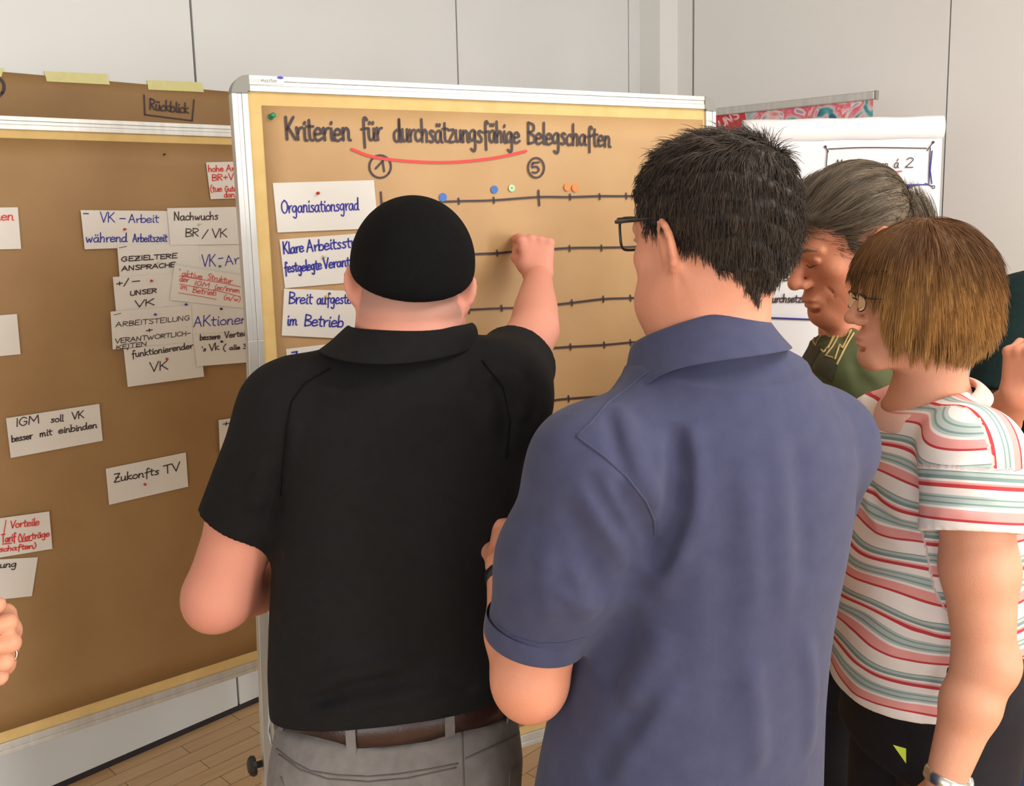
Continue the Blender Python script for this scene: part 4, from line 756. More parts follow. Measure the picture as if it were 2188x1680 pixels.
    for pts, sg, am in (([(612, 925), (600, 1000), (588, 1070), (560, 1130)], .011, -.008), ([(640, 905), (618, 980), (606, 1070)], .008, .006), ([(560, 960), (545, 1040), (535, 1100)], .014, .004), ([(1050, 805), (1075, 840), (1085, 900), (1080, 960)], .010, -.006), ([(1085, 790), (1115, 840), (1120, 900)], .009, .006),
                        ([(1130, 790), (1145, 840), (1142, 900)], .008, -.005), ([(1010, 790), (1040, 850), (1050, 930)], .012, .004), ([(650, 1480), (720, 1440), (820, 1420), (900, 1400)], .012, .006), ([(640, 1510), (760, 1470), (880, 1450)], .010, -.006), ([(660, 1530), (760, 1510), (900, 1480), (960, 1460)], .010, .006), ([(600, 1440), (680, 1400), (760, 1385)], .010, .004),
                        ([(600, 1190), (650, 1170), (720, 1150)], .010, .003), ([(1000, 1480), (1050, 1440), (1090, 1400)], .010, .005), ([(590, 1330), (650, 1310), (700, 1300)], .010, .003)): F_(pts, sg, am)
    hems = T.mesh('polo_shirt', M['polo_black'], root, .0042, 1)
    mb = MB(); stitch(mb, T, [(706, 787), (650, 820), (622, 860), (610, 930), (604, 1000), (600, 1060)], .0013); mb.build('armhole_seam', M['cap'], hems, True); mb = MB(); stitch(mb, T, [(1030, 770), (1075, 830), (1090, 900), (1082, 980)], .0013); mb.build('armhole_seam', M['cap'], hems, True)
    cc = at(880, 728, 1.42); ang = lambda t: math.radians(-218 + 256 * t + 0) 
    def ring(a, b, dz, back=0.0, drop=.06, dy=0.0, dx=0.0):
        def f(t):
            th = math.radians(150 + 240 * t); x_, y_ = math.cos(th), math.sin(th)          # starts front left, passes the nape, ends front right
            fr_ = max(0, y_) ; return cc + np.array([a * x_ + dx, b * y_ + dy, dz - drop * max(0, y_ + .15) + .012 * min(1, max(0, dz * -30 + .3)) * x_ * x_])
        return f
    collar('collar', M['polo_black'], hems, [ring(.089, .088, -.03, drop=.035), ring(.0905, .0895, .022, drop=.035), ring(.094, .094, .029, drop=.035), ring(.101, .102, .022, drop=.042), ring(.114, .113, -.008, drop=.045, dx=-.014), ring(.121, .118, -.018, drop=.048, dx=-.020)], th=.0035)
    # trousers, belt
    hp = (at(850, 1560, 1.42)[0], 1.43); zb = .884
    def ex(S_): S_.ell(np.array([hp[0] - .085, 1.335, .80]), (.10, .09, .11), None, .04); S_.ell(np.array([hp[0] + .085, 1.335, .80]), (.10, .09, .11), None, .04)
    LG = SDF(); tr = legs(root, hp, 2, .1, M['jeans_grey'], 'jeans', zb + .000, .198, .150, .088, True, ex)
    def oval(z, gx, gy, n=40, tilt=.0): return [np.array([hp[0] + gx * math.copysign(abs(math.cos(a)) ** .92, math.cos(a)), hp[1] + gy * math.copysign(abs(math.sin(a)) ** .92, math.sin(a)), z + .016 * math.cos(a) - .028 * math.sin(a)]) for a in np.linspace(0, 2 * PI, n, False)]
    V = []; F = []; n = 44
    prof = [(.191, .147, -.0215), (.197, .153, -.018), (.1985, .1545, 0), (.197, .153, .018), (.191, .147, .0215)]
    for gx, gy, dz in prof: V += oval(zb + dz, gx, gy, n)
    for j in range(len(prof) - 1):
        for i in range(n): F.append((j * n + i, j * n + (i + 1) % n, (j + 1) * n + (i + 1) % n, (j + 1) * n + i))
    mesh('belt', V, F, M['leather'], root, True)
    for a in (-146, -104, -62, -25): 
        a = math.radians(a); P = [np.array([hp[0] + gx * math.cos(a), hp[1] + gy * math.sin(a), zb + .016 * math.cos(a) - .028 * math.sin(a) + dz]) for gx, gy, dz in ((.196, .149, -.048), (.2035, .1585, -.024), (.2045, .1600, 0), (.2035, .1585, .024), (.198, .151, .030))]
        t_ = np.array([-math.sin(a), math.cos(a), 0]); V = []; F = []
        for p in P: V += [p - t_ * .0075, p + t_ * .0075]
        for i in range(4): F.append((2 * i, 2 * i + 1, 2 * i + 3, 2 * i + 2))
        lo = mesh('belt_loop', V, F, M['jeans_grey'], tr, False); s = lo.modifiers.new('t', 'SOLIDIFY'); s.thickness = .0025
    a = math.radians(-172); p = lambda r, z, d: np.array([hp[0] + (.199 + r) * math.cos(a + d), hp[1] + (.155 + r) * math.sin(a + d), zb + z])
    MB().tube([p(.004, .03, .14), p(.006, .012, .15), p(.006, -.01, .1), p(.008, -.024, .02), p(.008, -.034, .06), p(.008, -.028, .16), p(.006, -.045, .14)], .0018, 6).build('thread_end', M['pale_tag'], tr, True)
    for L, w_ in (([(590, 1600), (625, 1628), (663, 1648), (720, 1657), (785, 1660), (850, 1655), (918, 1644), (979, 1632)], .0011), ([(595, 1612), (640, 1645), (700, 1665), (785, 1671), (870, 1664), (975, 1641)], .0011), ([(987, 1563), (989, 1620), (991, 1679)], .0012), ([(994, 1622), (1060, 1592), (1120, 1560)], .0012), ([(1088, 1679), (1091, 1648), (1112, 1634), (1134, 1626)], .0011), ([(600, 1660), (606, 1679)], .0011)):
        m_ = MB(); stitch(m_, legs.S, L, w_)
        if m_.V: m_.build('seam', M['thread'], tr, True)
    return root
person_A()
# ------------------------------------------------------------------ the man in the navy polo
def person_B():
    Y = 1.20; yw = 30; c0 = at(1490, 1400, Y); root = empty('person', [c0[0], Y, 0], 'dark haired person in navy polo shirt and glasses, back turned, nearest to the viewer', 'person')
    hd = Frame(at(1508, 512, 1.22), 36, 5, 0, .96)
    shL, shR = at(1264, 1002, 1.10), at(1748, 950, 1.31); elL, wrL = at(1132, 1448, 1.13), at(1082, 1216, 1.25)
    elR = at(1690, 1240, 1.50); wrR = at(1560, 1150, 1.66)
    S = SDF(); head(S, hd, earflare=30)
    S.cone(hd.w((0, -.025, -.045)), at(1515, 745, 1.20), .066, .070, .03); S.cone(at(1515, 740, 1.20), at(1510, 900, 1.22), .062, .09, .04); S.cone(at(1510, 900, 1.22), at(1470, 1500, 1.2), .09, .12, .05)
    for sh, el, wr in ((shL, elL, wrL), (shR, elR, wrR)):
        S.cone(at(1510, 860, 1.21), sh, .07, .056, .04); S.cone(sh, el, .058, .046, .03); S.ell(el + [0, -.010, -.012], (.038, .038, .040), None, .02); S.cone(el, el + (wr - el) * .4, .046, .044, .02); S.cone(el + (wr - el) * .4, wr, .044, .028, .02)
    hand(S, wrL, nrm(np.array([.22, .85, .42])), (.1, .4, -.9), 1, [(30, 40, 30), (38, 45, 30), (45, 48, 30), (50, 50, 30)], .95)
    hand(S, wrR, nrm(np.array([-.9, .3, .2])), (0, .4, -1), 1, [40, 45, 48, 50], .95)
    for q_ in (-1, 1): S.ell(hd.w((q_ * .046, .036, -.080)), (.030, .048, .038), hd.R, .03)
    S.ell(hd.w((0, .055, -.118)), (.036, .036, .024), hd.R, .03)
    bd = S.mesh('body', M['skinB'], root, .0036, 1)
    wd = nrm(wrL - elL); MB().lathe(wrL - wd * .018, wd, [(0, .030), (.002, .0325), (.014, .0325), (.016, .030)], 20).build('wristband', M['dark'], root, True)
    # polo shirt
    Tr = rows_px([(800, 1370, 1700, .105), (860, 1310, 1760, .12), (930, 1275, 1812, .13), (1000, 1255, 1830, .14), (1100, 1250, 1822, .145), (1200, 1246, 1800, .148), (1300, 1232, 1776, .15), (1400, 1208, 1764, .152), (1500, 1180, 1758, .155), (1600, 1158, 1757, .158), (1700, 1140, 1757, .16), (1860, 1130, 1760, .16)], Y, yw)
    T = SDF(); T.tube(Tr, yw, .02, 2.25); T.cone(at(1515, 760, 1.195), at(1510, 850, 1.21), .077, .118, .05); T.cone(at(1450, 852, 1.17), shL + [0, 0, .002], .048, .068, .055); T.cone(at(1590, 812, 1.22), shR, .056, .070, .055)
    seL = at(1144, 1358, 1.125); axL = dirpx(shL, seL); md = shL + (seL - shL) * .55
    nL = nrm(axL + np.array([.10, 0, -.12])); T.cone(shL, md, .073, .075, .04); T.cone(md, seL + axL * .03, .076, .060, .03, cut=((seL, nL),))
    seR = shR + (elR - shR) * .72; axR = dirpx(shR, elR); T.cone(shR, seR + axR * .02, .080, .066, .035, cut=((seR, axR),))
    T.cone(seL - axL * .012, seL + axL * .05, .0565, .0565, .002, op='sub'); T.cone(seR - axR * .012, seR + axR * .05, .058, .058, .002, op='sub')
    T.cut([0, 0, .80], [0, 0, -1], .006)
    F_ = lambda pts, sg, am: T.fold(on_cloth(T, pts), sg, am)
    for pts, sg, am in (([(1440, 900), (1452, 1000), (1450, 1090), (1420, 1170), (1395, 1230)], .012, -.021), ([(1318, 860), (1345, 940), (1375, 1020), (1410, 1090)], .011, .007), ([(1478, 900), (1482, 1000), (1476, 1100), (1450, 1190), (1400, 1280)], .013, .008), ([(1300, 870), (1315, 950), (1345, 1040)], .010, -.005),
                        ([(1596, 940), (1604, 1120), (1606, 1340)], .016, .0025), ([(1650, 900), (1668, 1080), (1674, 1330)], .017, .0035), ([(1700, 920), (1715, 1090), (1722, 1250)], .016, -.0025), ([(1545, 980), (1548, 1180), (1550, 1400), (1548, 1620)], .018, -.003), ([(1430, 1350), (1380, 1440), (1330, 1520)], .016, .007), ([(1360, 1300), (1320, 1400), (1290, 1480)], .016, -.006), ([(1460, 1450), (1380, 1560), (1300, 1660)], .016, .006), ([(1400, 1480), (1320, 1600), (1260, 1670)], .014, -.006),
                        ([(1300, 1010), (1350, 1080), (1400, 1160), (1385, 1210)], .008, -.006), ([(1240, 1040), (1300, 1130), (1340, 1220)], .010, .005), ([(1200, 1060), (1250, 1170), (1300, 1290)], .012, -.005), ([(1210, 1180), (1240, 1260), (1260, 1330)], .011, .005), ([(1160, 1150), (1170, 1250), (1180, 1330)], .014, .004), ([(1250, 1000), (1290, 1080), (1330, 1150)], .009, -.005), ([(1180, 1250), (1230, 1290), (1290, 1300)], .010, .004), ([(1720, 1350), (1735, 1480), (1730, 1620)], .014, .005), ([(1600, 1400), (1615, 1530), (1620, 1660)], .016, .005)): F_(pts, sg, am * 1.5)
    sh_ = T.mesh('polo_shirt', M['polo_navy'], root, .0038, 2)
    mb = MB(); stitch(mb, T, [(1232, 932), (1290, 975), (1340, 1020), (1380, 1070), (1398, 1110), (1400, 1150)], .0015); mb.build('armhole_seam', M['polo_navy'], sh_, True)
    mb = MB(); stitch(mb, T, [(1420, 765), (1360, 815), (1300, 860), (1262, 905), (1232, 932)], .0016); mb.build('shoulder_seam', M['polo_navy'], sh_, True)
    mb = MB(); V = [seL + (np.cross(nL, [0, 0, 1]) / np.linalg.norm(np.cross(nL, [0, 0, 1]))) * 0]; mb = MB(); stitch(mb, T, [(1064, 1336), (1095, 1360), (1150, 1376), (1205, 1375), (1252, 1362)], .0009); mb.build('hem_seam', M['polo_navy'], sh_, True)
    e1 = nrm(np.cross(nL, [0, 0, 1.0])); e2 = np.cross(nL, e1); rc_ = lambda t, r, d: seL + nL * d + r * (math.cos(2 * PI * t) * e1 + math.sin(2 * PI * t) * e2)
    collar('sleeve_cuff', M['polo_navy'], sh_, [lambda t, r=r, d=d: rc_(t, r, d) for r, d in ((.0605, -.004), (.0612, .004), (.0640, .0055), (.0660, .002), (.0668, -.012), (.0668, -.024))], th=.0015)
    cc = at(1502, 764, 1.20); fr = Frame(cc, yw + 8, 22, 0)
    def ring(a, b, z, drop=.0, tilt=.0, end=.0):
        def f(t):
            th = math.radians(118 + 304 * t); x_, y_ = math.cos(th), math.sin(th); e_ = max(0, abs(t - .5) * 2 - .72) / .28
            k_ = 1 + end * 5.5 * math.exp(-((math.degrees(th) - 143) / 38) ** 2); return fr.w((a * x_ * k_, b * y_ * k_ + end * e_ * .5, z - drop * max(0, y_ + .3) - end * .45 * math.exp(-((math.degrees(th) - 143) / 38) ** 2) + .014 * min(1, max(0, -z * 30 + .3)) * x_ * x_))
        return f
    collar('collar', M['polo_navy'], sh_, [ring(.078, .078, -.040), ring(.0765, .0765, .010), ring(.0775, .0775, .036), ring(.082, .082, .041), ring(.088, .089, .034), ring(.096, .096, .008, .01, end=.016), ring(.107, .105, -.018, .015, end=.032), ring(.112, .109, -.026, .018, end=.042)], th=.0035)
    legs(root, (c0[0], Y + .01), yw, .1, M['jeans_blue'], 'jeans', .90, .18, .14, .085)
    glasses(root, hd, M['frame_dark'], .054, .046, .0020, .108, .018, .0030, True, .6)
    # hair: a full short cut, longer on the crown
    Hh = SDF(); Hh.ell(hd.w((0, -.024, .046)), (.0850, .109, .084), hd.R, .02); Hh.ell(hd.w((0, .030, .076)), (.062, .046, .038), hd.R, .03); Hh.ell(hd.w((.002, -.076, .0)), (.062, .048, .062), hd.R, .03)
    Hh.cone(hd.w((-.006, -.084, -.045)), hd.w((-.010, -.078, -.082)), .026, .008, .02)
    Hh.ell(hd.w((0, .075, -.035)), (.085, .075, .085), hd.R, .02, op='sub')
    for s in (-1, 1): Hh.ell(hd.w((s * .085, .012, -.018)), (.026, .040, .040), hd.R, .012, op='sub'); Hh.ell(hd.w((s * .085, -.012, -.075)), (.040, .034, .056), hd.R, .02, op='sub')
    def rough(P):
        q = hd.l(P); return .0030 * np.sin(q[:, 0] * 170 + 3 * np.sin(q[:, 2] * 60)) * np.sin(q[:, 1] * 130 + 2 * np.sin(q[:, 2] * 90)) + .002 * np.sin(q[:, 2] * 240 + q[:, 0] * 90)
    b0 = Hh.__call__
    class H2(SDF):
        def __call__(s, P, ops=None): return SDF.__call__(s, P, ops) + rough(P)
    H = H2(); H.ops = Hh.ops
    hm = H.mesh('hair', M['hairB'], root, .0038, 1, {'tone': lambda V: .12 + 0 * V[:, 0]})
    P, N = sample(hm, 16000); q = hd.l(P); lo_ = np.array([0, 0, -1.0]); fwd = hd.R @ np.array([0, 1.0, 0]); top = np.clip((q[:, 2] - .075) / .05, 0, 1)[:, None]
    frt = np.clip((q[:, 1] - .02) / .04, 0, 1)[:, None]; base = (lo_ * (1 - top) * 1.3 + (hd.R @ np.array([-.55, .30, .22])) * top) * (1 - frt) + frt * (lo_ * (1 - top) * .8 + (hd.R @ np.array([-.2, -.55, .35])) * (.4 + .6 * top)); Dr = base - N * (base * N).sum(1)[:, None] * .8 + N * (.14 + .22 * top) * (1 - .6 * frt); Dr /= np.linalg.norm(Dr, axis=1)[:, None]
    Ln = (1 - .45 * frt[:, 0]) * (.015 + .012 * RNG.random(len(P)) + .014 * top[:, 0] * RNG.random(len(P)) * (RNG.random(len(P)) > .5)) * np.where(q[:, 2] < -.03, .6, 1); cl = np.clip(.38 + .3 * np.sin(q[:, 0] * 150 + 4 * q[:, 2] * 40) * np.sin(q[:, 2] * 35 + q[:, 1] * 60) + RNG.normal(0, .18, len(P)) + .15 * (q[:, 1] < -.03), 0, 1)
    def fld(Pn, d, t): return d + np.array([0, 0, -.16])
    strands('hair_strands', P, Dr, Ln, .00055, M['hairB'], hm, fld, 5, cl, .10)
    return root
person_B()
# ------------------------------------------------------------------ the man in the olive shirt
def flow_hair(name, hm, m, parent, f, n, fieldf, L, r, lift, tone, curl=.03, seg=7, out=0.0, keep=None):
    P, N = sample(hm, n, keep); q = f.l(P); d = fieldf(q) @ f.R.T; d = d - N * (d * N).sum(1)[:, None] + N * lift; d /= np.linalg.norm(d, axis=1)[:, None] + 1e-9
    def fld(Pn, dd, t):
        ql = f.l(Pn); g_ = fieldf(ql) @ f.R.T; n_ = (ql - [0, -.015, .01]); n_ = (n_ / np.linalg.norm(n_, axis=1)[:, None]) @ f.R.T; v = dd * .6 + g_ * .4; return v - np.minimum((v * n_).sum(1) - .06 * out, 0)[:, None] * n_
    return strands(name, P, d, L * (.6 + .6 * RNG.random(n)), r, m, parent, fld, seg, tone(q), curl)
def person_C():
    Y = 1.96; root = empty('person', [at(1850, 900, Y)[0], Y + .02, 0], 'person with long hair tied back, in an olive printed T-shirt, looking down', 'person')
    hd = Frame(at(1808, 522, 1.90), 104, 19, 0, 1.13); nb = at(1838, 690, 1.97); yw = 68
    S = SDF(); head(S, hd, earflare=18)
    S.cone(hd.w((0, -.03, -.045)), nb, .058, .066, .03); S.cone(nb, at(1850, 900, Y), .07, .13, .05); S.cone(at(1850, 900, Y), at(1850, 1300, Y), .12, .12, .05)
    f = Frame(at(1830, 800, Y), yw); shN, shF = f.w((-.185, 0, .02)), f.w((.185, 0, .02)); elN, wrN = f.w((-.215, .03, -.28)), f.w((-.09, .20, -.26)); elF, wrF = f.w((.23, .01, -.28)), f.w((.10, .20, -.28))
    for sh, el, wr in ((shN, elN, wrN), (shF, elF, wrF)):
        S.cone(nb, sh, .06, .055, .04); S.cone(sh, el, .052, .043, .03); S.cone(el, wr, .043, .028, .02)
    hand(S, wrN, f.R @ np.array([.6, .7, 0]), f.R @ np.array([.5, -.5, -.3]), -1, [40, 42, 45, 48], .95); hand(S, wrF, f.R @ np.array([-.6, .7, 0]), f.R @ np.array([-.5, -.5, -.3]), 1, [40, 42, 45, 48], .95)
    # heavier brow, folded lids, cheek furrow
    for s in (-1, 1): S.ell(hd.w((s * .033, .088, .0035)), np.array([.016, .006, .007]) * hd.s, hd.R, .004); S.cone(hd.w((s * .018, .096, .020)), hd.w((s * .052, .082, .020)), .0075, .006, .01)
    S.cone(hd.w((-.036, .078, -.050)), hd.w((-.046, .060, -.085)), .0016, .0016, .008, op='sub'); 
    for z in (.052, .062, .071): S.cone(hd.w((-.040, .083, z)), hd.w((.03, .090, z)), .0016, .0016, .004, op='sub')
    S.mesh('body', M['skinC'], root, .0036, 1)
    for s in (-1, 1):
        P = [hd.w((s * x, y, z)) for x, y, z in ((.014, .1035, .020), (.026, .1045, .0265), (.040, .099, .0275), (.053, .088, .022))]; MB().tube(P, [.002, .0036, .0032, .0014], 6).build('eyebrow', M['brow'], root, True)
        MB().tube([hd.w((s * x, y, z)) for x, y, z in ((.020, .0965, -.002), (.032, .0985, -.0055), (.046, .091, -.002))], [.0008, .0014, .0008], 6).build('eyelashes', M['dark'], root, True)
    Z = lambda dz: f.w((0, 0, dz))
    T = SDF(); rows = [(Z(.06)[2], *Z(0)[:2], .11, .085), (Z(.03)[2], *Z(0)[:2], .165, .105), (Z(-.03)[2], *Z(0)[:2], .19, .118), (Z(-.12)[2], *Z(0)[:2], .185, .128), (Z(-.25)[2], *Z(0)[:2], .178, .13), (Z(-.40)[2], *Z(0)[:2], .175, .135), (Z(-.52)[2], *Z(0)[:2], .18, .14)]
    T.tube(rows, yw, .03, 2.2); T.cone(nb + [0, 0, -.02], f.w((0, 0, .0)), .072, .11, .05)
    for sh, el, s in ((shN, elN, -1), (shF, elF, 1)):
        e_ = sh + (el - sh) * .68; ax = nrm(el - sh); T.cone(f.w((s * .08, 0, .06)), sh, .06, .068, .05); T.cone(sh, e_ + ax * .02, .070, .062, .035, cut=((e_, ax),)); T.cone(e_ - ax * .01, e_ + ax * .04, .055, .055, .002, op='sub')
    T.fold(on_cloth(T, [(1790, 660), (1800, 720), (1830, 790), (1850, 860)]), .012, -.006); T.fold(on_cloth(T, [(1810, 650), (1820, 720), (1860, 800)]), .012, .006); T.fold(on_cloth(T, [(1840, 800), (1870, 840), (1900, 850)]), .012, -.006)
    ts = T.mesh('t_shirt', M['olive'], root, .0045, 1)
    col_ = Frame(nb + [0, 0, -.015], yw, 18); collar('neckband', M['olive'], ts, [lambda t, a=a, z=z: col_.w((a * math.cos(2 * PI * t), a * math.sin(2 * PI * t), z - .02 * math.sin(2 * PI * t))) for a, z in ((.072, .0), (.076, .014), (.080, .012), (.085, -.002))], th=.003)
    def put(lines, wd, m, name, lift=.0012):
        mb = MB()
        for L in lines:
            P = []
            for (x0, y0), (x1, y1) in zip(L[:-1], L[1:]): P += [(x0 + (x1 - x0) * i / 6, y0 + (y1 - y0) * i / 6) for i in range(6)]
            H = on_cloth(T, P + [L[-1]]); 
            if len(H) > 1: mb.tube([q - nrm(ray(1780, 720)) * lift for q in H], wd, 5)
        return mb.build(name, m, ts)
    A_ = lambda x, y: (1760 + (x - 740) * .2143, 661 + (y - 1030) * .2143)       # detail crop -> picture
    put([[A_(*p) for p in L] for L in ([(735, 1100), (752, 1040)], [(752, 1040), (790, 1052), (785, 1075), (745, 1075)], [(765, 1075), (775, 1110)], [(790, 1060), (830, 1072)], [(808, 1066), (770, 1150)], [(795, 1165), (820, 1128)], [(820, 1128), (850, 1140), (845, 1165), (800, 1165)], [(838, 1205), (862, 1152)], [(862, 1152), (893, 1168), (885, 1190), (848, 1185)], [(870, 1190), (880, 1215)],
                                  [(890, 1250), (915, 1190)], [(915, 1190), (945, 1200)], [(900, 1222), (928, 1230)], [(945, 1215), (935, 1290), (962, 1240), (955, 1300), (1015, 1235)],
                                  [(1040, 1265), (960, 1400), (935, 1450), (870, 1580)], [(1010, 1250), (925, 1420), (900, 1380), (850, 1530)], [(870, 1215), (800, 1380), (740, 1460)], [(905, 1260), (830, 1400), (760, 1490)], [(740, 1460), (715, 1430)], [(760, 1490), (830, 1510)], [(820, 1130), (750, 1260), (680, 1340), (660, 1390)], [(660, 1390), (630, 1340)], [(770, 1090), (690, 1230), (640, 1330)], [(735, 1120), (650, 1190), (620, 1260)], [(640, 1210), (610, 1290)], [(700, 1310), (760, 1230)], [(780, 1420), (850, 1290)])], .0019, M['print'], 'tan_print')
    nu, nv = 16, 10; q4 = [A_(600, 1330), A_(880, 1560), A_(820, 1760), A_(470, 1560)]; Hh = {}
    for j in range(nv + 1):
        for i in range(nu + 1):
            a, b = i / nu, j / nv; p = [(q4[0][k] * (1 - a) + q4[1][k] * a) * (1 - b) + (q4[3][k] * (1 - a) + q4[2][k] * a) * b for k in (0, 1)]; h_ = T.hit(*p)
            if h_ is not None and abs(h_[1] - Y) < .25: Hh[i, j] = h_ - nrm(ray(*p)) * .0012
    V = []; F = []; ix = {}
    for j in range(nv):
        for i in range(nu):
            c4 = [(i, j), (i, j + 1), (i + 1, j + 1), (i + 1, j)]
            if all(c in Hh for c in c4) and max(np.linalg.norm(Hh[c4[k]] - Hh[c4[k - 1]]) for k in range(4)) < .03:
                for c in c4:
                    if c not in ix: ix[c] = len(V); V.append(Hh[c])
                F.append(tuple(ix[c] for c in c4))
    if F: mesh('dark_print', V, F, M['print_dark'], ts, True)
    legs(root, Z(0)[:2], yw, .1, M['dark_trousers'], 'trousers', Z(-.45)[2], .17, .12)
    H = SDF(); H.ell(hd.w((0, -.024, .050)), (.0815 * hd.s, .103 * hd.s, .090 * hd.s), hd.R, .02); H.ell(hd.w((0, .050, .072)), (.060 * hd.s, .05 * hd.s, .036 * hd.s), hd.R, .03)
    H.ell(hd.w((0, .098, .008)), (.085 * hd.s, .052 * hd.s, .072 * hd.s), hd.R, .02, op='sub'); H.ell(hd.w((0, .055, -.055)), (.1 * hd.s, .075 * hd.s, .058 * hd.s), hd.R, .02, op='sub'); H.ell(hd.w((0, -.03, -.11)), (.1 * hd.s, .1 * hd.s, .075 * hd.s), hd.R, .02, op='sub')
    for s in (-1, 1): H.ell(hd.w((s * .085, -.014, -.006)), (.026 * hd.s, .030 * hd.s, .036 * hd.s), hd.R, .006, op='sub'); H.cone(hd.w((s * .062, .034, .062)), hd.w((s * .0725, .030, .012)), .016, .007, .02)
    tail0, tail1 = hd.w((0, -.120, .015)), hd.w((0, -.150, -.03)); H.cone(hd.w((0, -.10, .03)), tail0, .035, .020, .03); H.cone(tail0, tail1, .022, .020, .015); H.cone(tail1, tail1 + np.array([.01, .02, -.14]), .022, .008, .01)
    hm = H.mesh('hair', M['hairC'], root, .0038, 2, {'tone': lambda V: .4 + 0 * V[:, 0]})
    def back(q): d = np.array([0, -.118, .02]) - q; d[:, 2] *= .75; return d / (np.linalg.norm(d, axis=1)[:, None] + 1e-9)
    flow_hair('hair_strands', hm, M['hairC'], hm, hd, 12000, back, .080, .00060, .03, lambda q: np.clip(.42 + .28 * np.sin(np.arctan2(q[:, 0], q[:, 2]) * 26) + RNG.normal(0, .18, len(q)), 0, 1), .02, keep=lambda V, N_: ~((np.abs(hd.l(V)[:, 0]) > .05) & (((hd.l(V)[:, 1] + .004) / .055) ** 2 + ((hd.l(V)[:, 2] + .004) / .040) ** 2 < 1)))
    MB().tube([tail0 + .021 * (hd.R @ np.array([math.cos(a), 0.25 * math.sin(a), math.sin(a)])) for a in np.linspace(0, 2 * PI, 18)], .003, 6).build('hair_tie', M['dark'], hm, True)
    return root
person_C()
